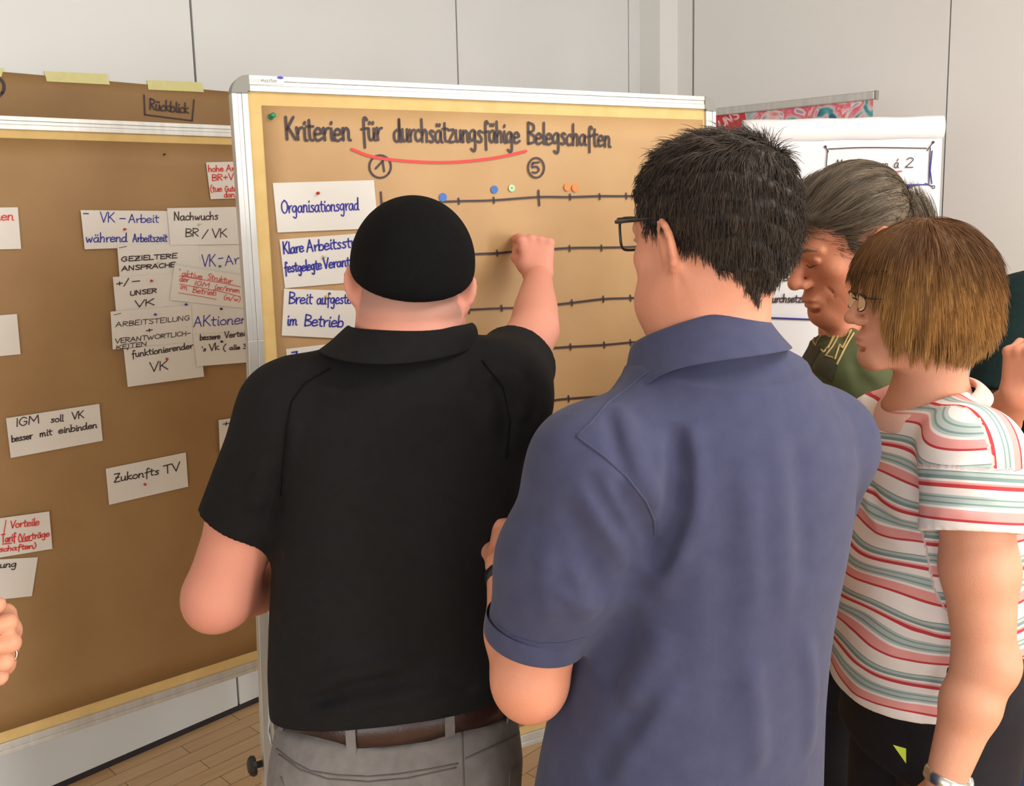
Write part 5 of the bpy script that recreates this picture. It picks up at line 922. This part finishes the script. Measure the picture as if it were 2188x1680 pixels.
# ------------------------------------------------------------------ the woman in the striped T-shirt
def stripes():
    m = mat('striped_jersey', srgb(236, 230, 224), rough=.85, spec=.2); w_, pk, rd, tl, gy = srgb(236, 228, 222), srgb(228, 158, 152), srgb(190, 66, 72), srgb(126, 152, 150), srgb(178, 190, 184)
    ramp_by_attr(m, 'u', [(0, w_), (.06, rd), (.10, pk), (.24, w_), (.28, gy), (.315, tl), (.34, gy), (.40, tl), (.42, gy), (.45, w_), (.56, rd), (.62, pk), (.65, w_), (.69, tl), (.75, gy), (.80, tl), (.82, w_)], True, .094); return m
M['stripe'] = stripes(); M['neckband'] = mat('pale_pink_rib', srgb(232, 190, 176), srgb(226, 182, 168), rough=.85, scale=200)
def person_D():
    Y = 1.53; c0 = at(1985, 1300, Y); root = empty('person', [c0[0], Y, 0], 'person with light brown bob and glasses in a red, pink and grey striped T-shirt', 'person')
    hd = Frame(at(1960, 642, 1.47), 84, 0, 0, .86); nb = at(1985, 850, 1.50); yw = 97
    S = SDF(); head(S, hd, male=False, ears=True, earflare=15, thin=.94)
    S.cone(hd.w((0, -.03, -.05)), nb, .050, .056, .03); S.cone(nb, at(1985, 950, Y), .052, .07, .03); S.cone(at(1985, 950, Y), at(1980, 1500, Y), .09, .11, .05)
    shN, shF = at(2078, 972, 1.345), at(1878, 930, 1.66); elN, wrN = at(2104, 1412, 1.30), at(2018, 1672, 1.28); elF, wrF = at(1812, 1150, 1.66), at(1712, 1180, 1.65)
    for sh, el, wr in ((shN, elN, wrN), (shF, elF, wrF)):
        S.cone(nb + [0, 0, -.09], sh, .045, .045, .04); S.cone(sh, sh * .45 + el * .55, .049, .052, .03); S.cone(sh * .45 + el * .55, el, .052, .041, .02); S.ell(el + [.012, 0, -.006], (.036, .036, .04), None, .02); S.cone(el, el + (wr - el) * .35, .040, .039, .02); S.cone(el + (wr - el) * .35, wr, .039, .027, .02)
    hand(S, wrN, nrm(wrN - elN), np.array([-.9, .2, -.3]), 1, [18, 20, 24, 28], .92); hand(S, wrF, nrm(np.array([-.9, .1, -.1])), (0, 0, -1), 1, [35, 38, 40, 45], .9)
    S.mesh('body', M['skinD'], root, .0036, 1)
    wd = nrm(wrN - elN); wp = wrN - wd * .006; b_ = MB().lathe(wp - wd * .009, wd, [(0, .0295), (.002, .0315), (.016, .0312), (.018, .029)], 22).build('watch_strap', M['steel'], root, True); t_ = nrm(np.cross(wd, [0, -1, 0])); MB().lathe(wp - t_ * .031, -t_, [(-.004, .014), (0, .015), (.005, .0145), (.006, .012)], 18).build('watch_case', M['steel'], b_, True)
    for s in (-1, 1):
        MB().tube([hd.w((s * x, y, z)) for x, y, z in ((.014, .098, .020), (.028, .099, .0255), (.050, .086, .022))], [.0014, .0024, .001], 6).build('eyebrow', M['brow'], root, True)
        MB().lathe(hd.w((s * .032, .0895, .003)), hd.R @ np.array([0, 1, -.15]), [(0, .0085), (.002, .006), (.003, .003)], 14).build('eye', M['eye'], root, True)
    glasses(root, hd, M['dark'], .044, .030, .0012, .112, .0, .0016, True, .7)
    # T-shirt
    rows = []
    for py, xl, xr, a in ((905, 1895, 2095, .115), (950, 1858, 2130, .150), (1000, 1840, 2150, .165), (1100, 1826, 2165, .168), (1200, 1808, 2168, .165), (1300, 1796, 2170, .163), (1400, 1787, 2172, .166), (1480, 1786, 2170, .170), (1600, 1792, 2160, .174)):
        q0, q1 = at(xl, py, Y), at(xr, py, Y); rows.append(((q0[2] + q1[2]) / 2, (q0[0] + q1[0]) / 2, Y, a, abs(q1[0] - q0[0]) / 2 * .985))
    T = SDF(); T.tube(rows, yw, .02, 2.15); T.cone(nb + [0, 0, -.070], at(1985, 960, Y), .078, .115, .05); T.cone(at(2030, 905, 1.46), shN, .055, .066, .05); T.cone(at(1930, 895, 1.62), shF, .058, .064, .05)
    seN = at(2076, 1138, 1.318); axN = nrm(seN - shN); nN = nrm(axN + np.array([.0, -.10, .0])); T.cone(shN, seN + axN * .02, .068, .074, .03, cut=((seN, nN),)); T.cone(seN - axN * .012, seN + axN * .05, .062, .066, .003, op='sub')
    seF = shF * .55 + elF * .45; axF = nrm(elF - shF); T.cone(shF, seF + axF * .02, .066, .064, .035, cut=((seF, axF),)); T.cone(seF - axF * .01, seF + axF * .05, .056, .056, .003, op='sub')
    hz_ = at(1900, 1562, 1.38); T.cut(hz_, nrm(np.array([.15, 0, -1.0])), .008)
    nc = Frame(nb + np.array([.0, 0, -.004]), yw, 20); T.ell(nc.w((0, .0, .035)), (.070, .066, .042), nc.R, .01, op='sub')
    F_ = lambda pts, sg, am: T.fold(on_cloth(T, pts), sg, am)
    for pts, sg, am in (([(1850, 1010), (1870, 1080), (1920, 1130), (1960, 1140)], .012, -.007), ([(1845, 1060), (1880, 1130), (1950, 1170)], .012, .006), ([(1800, 1250), (1870, 1270), (1950, 1310), (2010, 1330)], .013, .006), ([(1800, 1290), (1870, 1320), (1950, 1345), (2010, 1370)], .012, -.007), ([(1800, 1340), (1860, 1380), (1940, 1400)], .013, .006), ([(1800, 1420), (1870, 1450), (1960, 1460), (2010, 1450)], .013, -.006), ([(1810, 1470), (1880, 1500), (1960, 1500)], .013, .006), ([(1980, 1040), (2020, 1010), (2080, 1000)], .012, .005), ([(1975, 1090), (2050, 1070), (2130, 1080)], .010, -.0025), ([(1990, 1110), (2060, 1100), (2140, 1110)], .009, .006)): F_(pts, sg, am)
    cx_ = Frame(at(1985, 1000, Y), yw)
    def u(V):
        q = cx_.l(V); z = V[:, 2] + .006 * np.sin(q[:, 0] * 30 + V[:, 2] * 25) + .12 * np.clip((q[:, 2] + .06) * 5, 0, 1) * q[:, 1]; out = z + 3.0
        axd = (V - shN) @ axN; rad = np.linalg.norm(V - shN - axd[:, None] * axN, axis=1); sl = (axd > .02) & (rad < .088) & (q[:, 0] < -.120); out[sl] = 3.0 - axd[sl] * 1.0 + .016
        yk = (q[:, 2] > .01) & (q[:, 1] < .062) & ~sl & (q[:, 0] < -.06); out[yk] = 3.0 + q[yk, 1] * 1.1; return out
    ts = T.mesh('t_shirt', M['stripe'], root, .0042, 1, {'u': u})
    collar('neckband', M['neckband'], ts, [lambda t, a=a, z=z: nc.w((a * math.cos(2 * PI * t), a * .94 * math.sin(2 * PI * t), z)) for a, z in ((.0775, -.004), (.0765, .008), (.0795, .0105), (.088, .004), (.095, -.010), (.097, -.017))], th=.0025)
    hp = at(1975, 1560, Y); tr = legs(root, (hp[0], hp[1]), yw, .1, M['dark_trousers'], 'trousers', .955, .175, .125, .08)
    LT = SDF(); f = Frame([hp[0], hp[1], 0], yw)
    p = [at(1908, 1592, 1.352), at(1936, 1600, 1.35), at(1936, 1632, 1.35)]; nn = nrm(np.cross(p[1] - p[0], p[2] - p[0])); th = nrm(-ray(1925, 1610)) * .002
    V = [q + th * .0 for q in p] + [q + th for q in p]; mesh('pocket_tag', V, [(0, 1, 2), (5, 4, 3), (0, 3, 4, 1), (1, 4, 5, 2), (2, 5, 3, 0)], M['lime'], tr)
    # bob
    H = SDF(); H.ell(hd.w((0, -.014, .046)), (.0865, .103, .089), hd.R, .02); H.ell(hd.w((0, -.014, -.018)), (.093, .102, .082), hd.R, .04); H.ell(hd.w((0, .052, .060)), (.064, .042, .040), hd.R, .03)
    H.cut(hd.w((0, 0, -.084)), hd.R @ nrm(np.array([0, .10, -1.0])), .02); H.ell(hd.w((0, .142, -.050)), (.12, .068, .105), hd.R, .012, op='sub'); H.ell(hd.w((0, .015, -.10)), (.060, .09, .085), hd.R, .015, op='sub')
    def wave(P): q = hd.l(P); a = np.arctan2(q[:, 0], q[:, 1] + .02); return .0022 * np.sin(a * 24 + 3 * np.sin(q[:, 2] * 30)) * np.clip((.09 - q[:, 2]) * 12, 0, 1)
    class H2(SDF):
        def __call__(s, P, ops=None): return SDF.__call__(s, P, ops) + wave(P)
    h2 = H2(); h2.ops = H.ops
    tn = lambda q: np.clip(.34 + .5 * np.exp(-((q[:, 2] + .02) / .05) ** 2) * (.55 + .45 * np.sin(np.arctan2(q[:, 0], q[:, 1] + .02) * 17 + 2 * np.sin(q[:, 2] * 20))) - .36 * np.clip((q[:, 2] - .035) * 14, 0, 1) * 1.0 - .34 * np.clip((-.07 - q[:, 2]) * 25, 0, 1) + RNG.normal(0, .08, len(q)), 0, 1)
    hm = h2.mesh('hair', M['hairD'], root, .0038, 2, {'tone': lambda V: tn(hd.l(V))})
    def down(q):
        d = np.stack([q[:, 0] * 3.5 - .0, (q[:, 1] + .005) * 3.5, -np.ones(len(q)) * .45 - 1.2 * np.clip((.10 - q[:, 2]) * 9, 0, 1)], 1); lowm = np.clip((-.06 - q[:, 2]) * 30, 0, 1)[:, None]
        d = d * (1 - lowm) + np.array([0, 0, -1.0]) * lowm - lowm * .35 * np.stack([q[:, 0] * 8, q[:, 1] * 6, 0 * q[:, 0]], 1); fr = (q[:, 1] > .06)[:, None] & (q[:, 2] > .02)[:, None]; d = np.where(fr, d + np.array([.0, .0, -.9]), d); return d / (np.linalg.norm(d, axis=1)[:, None] + 1e-9)
    flow_hair('hair_strands', hm, M['hairD'], hm, hd, 14000, down, .036, .00050, .025, tn, .008)
    return root
person_D()
# ------------------------------------------------------------------ two people mostly outside the frame
def bystander(label, cx_, cy_, yaw, hgt, top, low, skn, arms, shade, ring=False, hair='hairB'):
    root = empty('person', [cx_, cy_, 0], label, 'person'); f = Frame([cx_, cy_, 0], yaw); k = hgt / 1.75; z = lambda v: v * k
    hd = Frame(f.w((0, .02, z(1.62))), yaw, 4, 0, k); S = SDF(); head(S, hd, earflare=20); S.cone(hd.w((0, -.02, -.05)), f.w((0, -.01, z(1.45))), .058, .066, .03); S.cone(f.w((0, -.01, z(1.45))), f.w((0, 0, z(1.0))), .07, .12, .05)
    T = SDF(); T.tube([(z(1.46), *f.w((0, -.01, 0))[:2], .12, .08), (z(1.40), *f.w((0, -.01, 0))[:2], .18, .11), (z(1.28), *f.w((0, 0, 0))[:2], .195, .128), (z(1.1), *f.w((0, 0, 0))[:2], .18, .128), (z(.88), *f.w((0, 0, 0))[:2], .18, .132)], yaw, .03, 2.2)
    for s, el, wr, hn, slv in arms:
        sh = f.w((s * .175, 0, z(1.40))); S.cone(f.w((0, 0, z(1.40))), sh, .06, .055, .04); S.cone(sh, el, .052, .043, .02); S.cone(el, wr, .044, .029, .02); tips = hand(S, wr, *hn)
        se = sh + (el - sh) * slv; ax = nrm(el - sh); T.cone(f.w((s * .07, 0, z(1.43))), sh, .06, .07, .05); T.cone(sh, se + ax * .02, .070, .062, .03, cut=((se, ax),)); T.cone(se - ax * .01, se + ax * .05, .052, .052, .002, op='sub')
        if ring and s == ring[0]:
            fw = nrm(hn[0]); n = nrm(np.asarray(hn[1]) - (np.asarray(hn[1]) @ fw) * fw); r = nrm(np.cross(fw, n)) * hn[2]; kn = wr + (fw * .083 + r * (-.010) - n * .002) * .92; a_ = math.radians(hn[3][2][0]); d = fw * math.cos(a_) + n * math.sin(a_); P = kn + d * .019; e1 = nrm(np.cross(d, r))
            MB().tube([P + .0098 * (math.cos(t) * e1 + math.sin(t) * r) for t in np.linspace(0, 2 * PI, 22)], .0016, 6).build('finger_ring', M['steel'], root, True)
    S.mesh('body', M[skn], root, .0036, 1); sh_ = T.mesh('sweater' if shade == 'sweater' else 't_shirt', M[top], root, .0055, 1)
    c = Frame(f.w((0, -.008, z(1.455))), yaw, 10); collar('neckband', M[top], sh_, [lambda t, a=a, zz=zz: c.w((a * math.cos(2 * PI * t), a * math.sin(2 * PI * t), zz)) for a, zz in ((.070, -.01), (.073, .014), (.080, .010), (.088, -.012))], th=.004)
    legs(root, (cx_, cy_), yaw, .1, M[low], 'jeans', z(.95), .172, .128, .085)
    H = SDF(); H.ell(hd.w((0, -.020, .052)), np.array([.084, .110, .090]) * k, hd.R, .02); H.ell(hd.w((0, .11, -.02)), np.array([.1, .07, .085]) * k, hd.R, .02, op='sub'); H.ell(hd.w((0, .02, -.1)), np.array([.1, .1, .095]) * k, hd.R, .02, op='sub'); H.mesh('hair', M[hair], root, .005, 1, {'tone': lambda V: .3 + 0 * V[:, 0]})
    return root
E_ = at(2325, 900, 2.0)
bystander('person at the right edge in a dark green top, one hand raised', E_[0], 2.0, 6, 1.80, 'green_knit', 'jeans_blue', 'skinB',
          [(-1, at(2126, 900, 1.84), at(2174, 846, 1.70), (nrm(np.array([.06, -.12, 1.0])), nrm(np.array([.9, .5, 0])), -1, [(50, 60, 40), (60, 70, 40), (62, 72, 40), (65, 75, 40)], 1.0), .86), (1, E_ + np.array([.24, .06, -.42]), E_ + np.array([.06, .26, -.40]), (nrm(np.array([-1, .2, .1])), (0, 0, -1), 1, [30, 30, 35, 40], 1.0), .86)], 'sweater')
f_wr = at(-152, 1384, .92)
bystander('person at the left edge, only a hand with a silver ring showing', -.98, .66, -8, 1.78, 'olive', 'jeans_grey', 'skinD',
          [(1, np.array([-.82, .70, 1.06]), f_wr, (nrm(np.array([1.0, .10, .02])), nrm(np.array([.1, -1.0, .1])), -1, [(62, 80, 40), (66, 84, 40), (70, 84, 40), (74, 84, 40)]  , .92), .5), (-1, np.array([-1.24, .68, 1.06]), np.array([-1.2, .92, 1.02]), (nrm(np.array([.3, 1, 0])), (0, 0, -1), -1, [30, 30, 35, 40], 1.0), .5)], 't', ring=(1,))
# ------------------------------------------------------------------ flipchart and roll-up banner
PF = Plane(0.5, through=at(1805, 400, 3.05))
fl = empty('flipchart_stand', [PF.P0[0], 3.06, 0], 'flipchart easel behind the people, holding the white paper pad', 'flipchart stand')
uu = lambda px, py: PF.uv(px, py)
(l_, t_), (r_, _), = uu(1588, 258), uu(2017, 258)
MB().box(PF.xyz(l_ + .01, t_ - 1.0, -.028), PF.h * (r_ - l_ - .02), PF.up * .985, PF.n * .014).build('back_board', M['white'], fl, bevel=.003)
MB().box(PF.xyz(l_ + .02, t_ - 1.02, -.03), PF.h * (r_ - l_ - .04), PF.up * .018, PF.n * .06).build('pen_tray', M['grey'], fl, bevel=.003)
for u0, u1, o0, o1 in ((l_ + .08, l_ - .06, -.035, .28), (r_ - .08, r_ + .06, -.035, .28), ((l_ + r_) / 2, (l_ + r_) / 2, -.04, -.62)):
    a = PF.xyz(u0, t_ - .25, o0); b = PF.xyz(u1, 0, o1); b[2] = .012; MB().tube([a, b], .011, 10).build('leg', M['alu'], fl, True)
pad = empty('paper_pad', PF.xyz((l_ + r_) / 2, t_ - .5, 0), 'white flipchart pad with boxed handwriting, Murmelgruppen á 2', 'paper pad')
sheet_uv(PF, l_ + .003, r_ - .002, uu(1800, 290)[1], t_ - .98, -.004, 'paper', M['paper'], pad, 20, 28)
V = []; F = []; n = 18; ns = 24
for i in range(ns + 1):
    u_ = l_ + (r_ - l_) * i / ns; rad = .031 + .0012 * math.sin(i * .9)
    for k in range(n): a = -PI * .62 + 2 * PI * .84 * k / (n - 1); V.append(PF.xyz(u_, t_ - .033 + rad * math.sin(a) * 1.05, -.006 + rad * .55 * math.cos(a)))
for i in range(ns):
    for k in range(n - 1): q = i * n + k; F.append((q, q + 1, q + n + 1, q + n))
rl = mesh('rolled_sheets', V, F, M['paper'], pad, True); sm = rl.modifiers.new('t', 'SOLIDIFY'); sm.thickness = .003
OF = .0022; bk = MB(); bl_ = MB(); rd_ = MB(); gr_ = MB()
strokes(bk, PF, [[(1770, 318.5), (1853, 315.3), (1980, 317)], [(1768.4, 321), (1766, 350), (1764.5, 402)], [(1763.6, 313.6), (1770, 325)], [(1994, 304), (1981, 322)], [(1988, 316), (1986, 360), (1984.7, 394)], [(1800, 399), (1938, 400)], [(1977.6, 392), (1991, 398)], [(1939.5, 405), (1939, 454)], [(1934, 407), (1946, 398)], [(1934, 453), (1943, 457)], [(1660, 532), (1722, 532)], [(1624.6, 600), (1623, 640), (1621, 676)], [(1600, 679), (1735, 684)]], .0035, OF)
for c in ((1763.6, 313.6), (1994, 304)): strokes(bk, PF, [circ(*c, 1.6, 1.6, 8)], .004, OF)
for c in ((1994.6, 399.8), (1947.4, 398), (1945.5, 458.8)): strokes(bk, PF, [circ(*c, 3, 3, 10)], .0028, OF)
scribe(bk, PF, 'Murmelgruppen', (1787, 360), (1898, 359), .0145, .0032, OF, .08); scribe(bk, PF, 'á', (1910, 359), (1921, 359), .016, .0032, OF); scribe(bk, PF, '2', (1933, 357.6), (1952, 357.6), .0165, .0032, OF)
scribe(bk, PF, 'Regularbeiten', (1800, 434), (1919, 433.6), .013, .0032, OF) if False else scribe(bk, PF, 'en', (1898, 434), (1918, 433.6), .014, .0032, OF)
scribe(bk, PF, 'e', (1691, 509), (1702, 509), .014, .0032, OF); scribe(bk, PF, 'muss', (1691, 556), (1737, 556), .0135, .0042, OF); scribe(bk, PF, 'n', (1655, 599), (1667, 599), .0125, .0036, OF); scribe(bk, PF, 'Betrieblei', (1674, 600), (1757, 600), .0125, .0036, OF); scribe(bk, PF, 'durchsetzungsfäh', (1640, 646), (1774, 646), .0135, .0042, OF)
strokes(bk, PF, [circ(1643.5, 640, 3.4, 8, 10)], .009, OF)
strokes(bl_, PF, [[(1991.8, 323), (1988.5, 355), (1985.9, 380)], [(1985.9, 356), (1989, 375), (1991, 392)], [(1810, 397.5), (1876, 396), (1983.5, 394.5)], [(1840, 397), (1930, 398), (1960, 396)], [(1940.7, 406), (1939.8, 430), (1939, 452)], [(1941, 410), (1944.5, 453)], [(1870, 457.5), (1905, 456.6), (1940.7, 455)], [(1870, 459.5), (1938, 458)], [(1660, 526), (1687, 524.6), (1717, 522.5)], [(1660, 523), (1710, 526)], [(1600, 677.5), (1660, 679.5), (1735, 682.5)]], .0042, OF + .0002)
strokes(rd_, PF, [[(1815, 371.5), (1829, 372), (1864.7, 372), (1926.5, 366)], [(1885, 444), (1903, 442.5), (1920.5, 437)]], .0045, OF + .0002); strokes(gr_, PF, [[(1660, 515), (1703, 514)]], .008, OF + .0002)
bk.build('handwriting', M['black'], pad); bl_.build('blue_box_shading', M['blue'], pad); rd_.build('red_underline', M['red'], pad); gr_.build('green_underline', M['green'], pad)
PBn = Plane(math.degrees(math.atan2(E1[1], E1[0])), through=at(1874, 200, 3.4))
br_, tb = PBn.uv(1874.5, 193.6); bb = PBn.uv(1869, 212.8)[1]; bl0 = br_ - .86
bn = empty('roll_up_banner', [*PBn.xyz((br_ + bl0) / 2, 0)[:2], 0], 'roll-up banner with red corner and pink floral print, behind the flipchart', 'banner')
MB().box(PBn.xyz(bl0, bb, -.010), PBn.h * (br_ - bl0 - .006), PBn.up * (tb - bb), PBn.n * .020).build('top_rail', M['grey_rail'] if 'grey_rail' in M else M['alu'], bn, bevel=.004)
MB().box(PBn.xyz(br_ - .006, bb - .001, -.011), PBn.h * .008, PBn.up * (tb - bb + .002), PBn.n * .022).build('end_cap', M['grey'], bn, bevel=.002)
def floral():
    m = mat('floral_print', srgb(220, 180, 190), rough=.45); N = m.node_tree.nodes; L = m.node_tree.links; tc = N.new('ShaderNodeTexCoord'); n = N.new('ShaderNodeTexNoise'); n.inputs['Scale'].default_value = 11; n.inputs['Detail'].default_value = 2.5; n.inputs['Distortion'].default_value = 1.2; L.new(tc.outputs['Object'], n.inputs[0])
    r = N.new('ShaderNodeValToRGB'); cr = r.color_ramp; st_ = [(.30, (52, 84, 130)), (.37, (80, 160, 160)), (.42, (206, 196, 196)), (.47, (226, 150, 160)), (.52, (214, 84, 106)), (.57, (232, 176, 176)), (.62, (222, 216, 212)), (.68, (170, 150, 180)), (.75, (220, 90, 90))]
    while len(cr.elements) < len(st_): cr.elements.new(.5)
    for e, (p, c) in zip(cr.elements, st_): e.position = p; e.color = srgb(*c)
    L.new(n.outputs[0], r.inputs[0]); L.new(r.outputs[0], N['Principled BSDF'].inputs['Base Color']); return m
M['floral'] = floral(); M['banner_red'] = mat('banner_red', srgb(204, 52, 54), rough=.45); M['letter_pink'] = mat('pale_letters', srgb(236, 190, 196), rough=.5)
pn = MB().box(PBn.xyz(bl0 + .01, .08 - PBn.P0[2], -.002), PBn.h * (br_ - bl0 - .024), PBn.up * (bb + PBn.P0[2] - .08), PBn.n * .002).build('printed_sheet', M['floral'], bn)
q = [PBn.uv(1460, 250), PBn.uv(1591, 239), PBn.uv(1596, 262), PBn.uv(1599, 300), PBn.uv(1480, 320)]; mesh('red_field', [PBn.xyz(*p, .0008) for p in q], [tuple(range(5))[::-1]], M['banner_red'], pn)
mb = MB(); scribe(mb, PBn, 'UNS', (1540, 275), (1581, 250), .017, .0078, .0016, 0, 0); mb.build('lettering', M['letter_pink'], pn)
MB().box(PBn.xyz(bl0 - .01, -PBn.P0[2], -.10), PBn.h * (br_ - bl0 + .02), PBn.up * .08, PBn.n * .20).build('base_case', M['alu'], bn, bevel=.01)
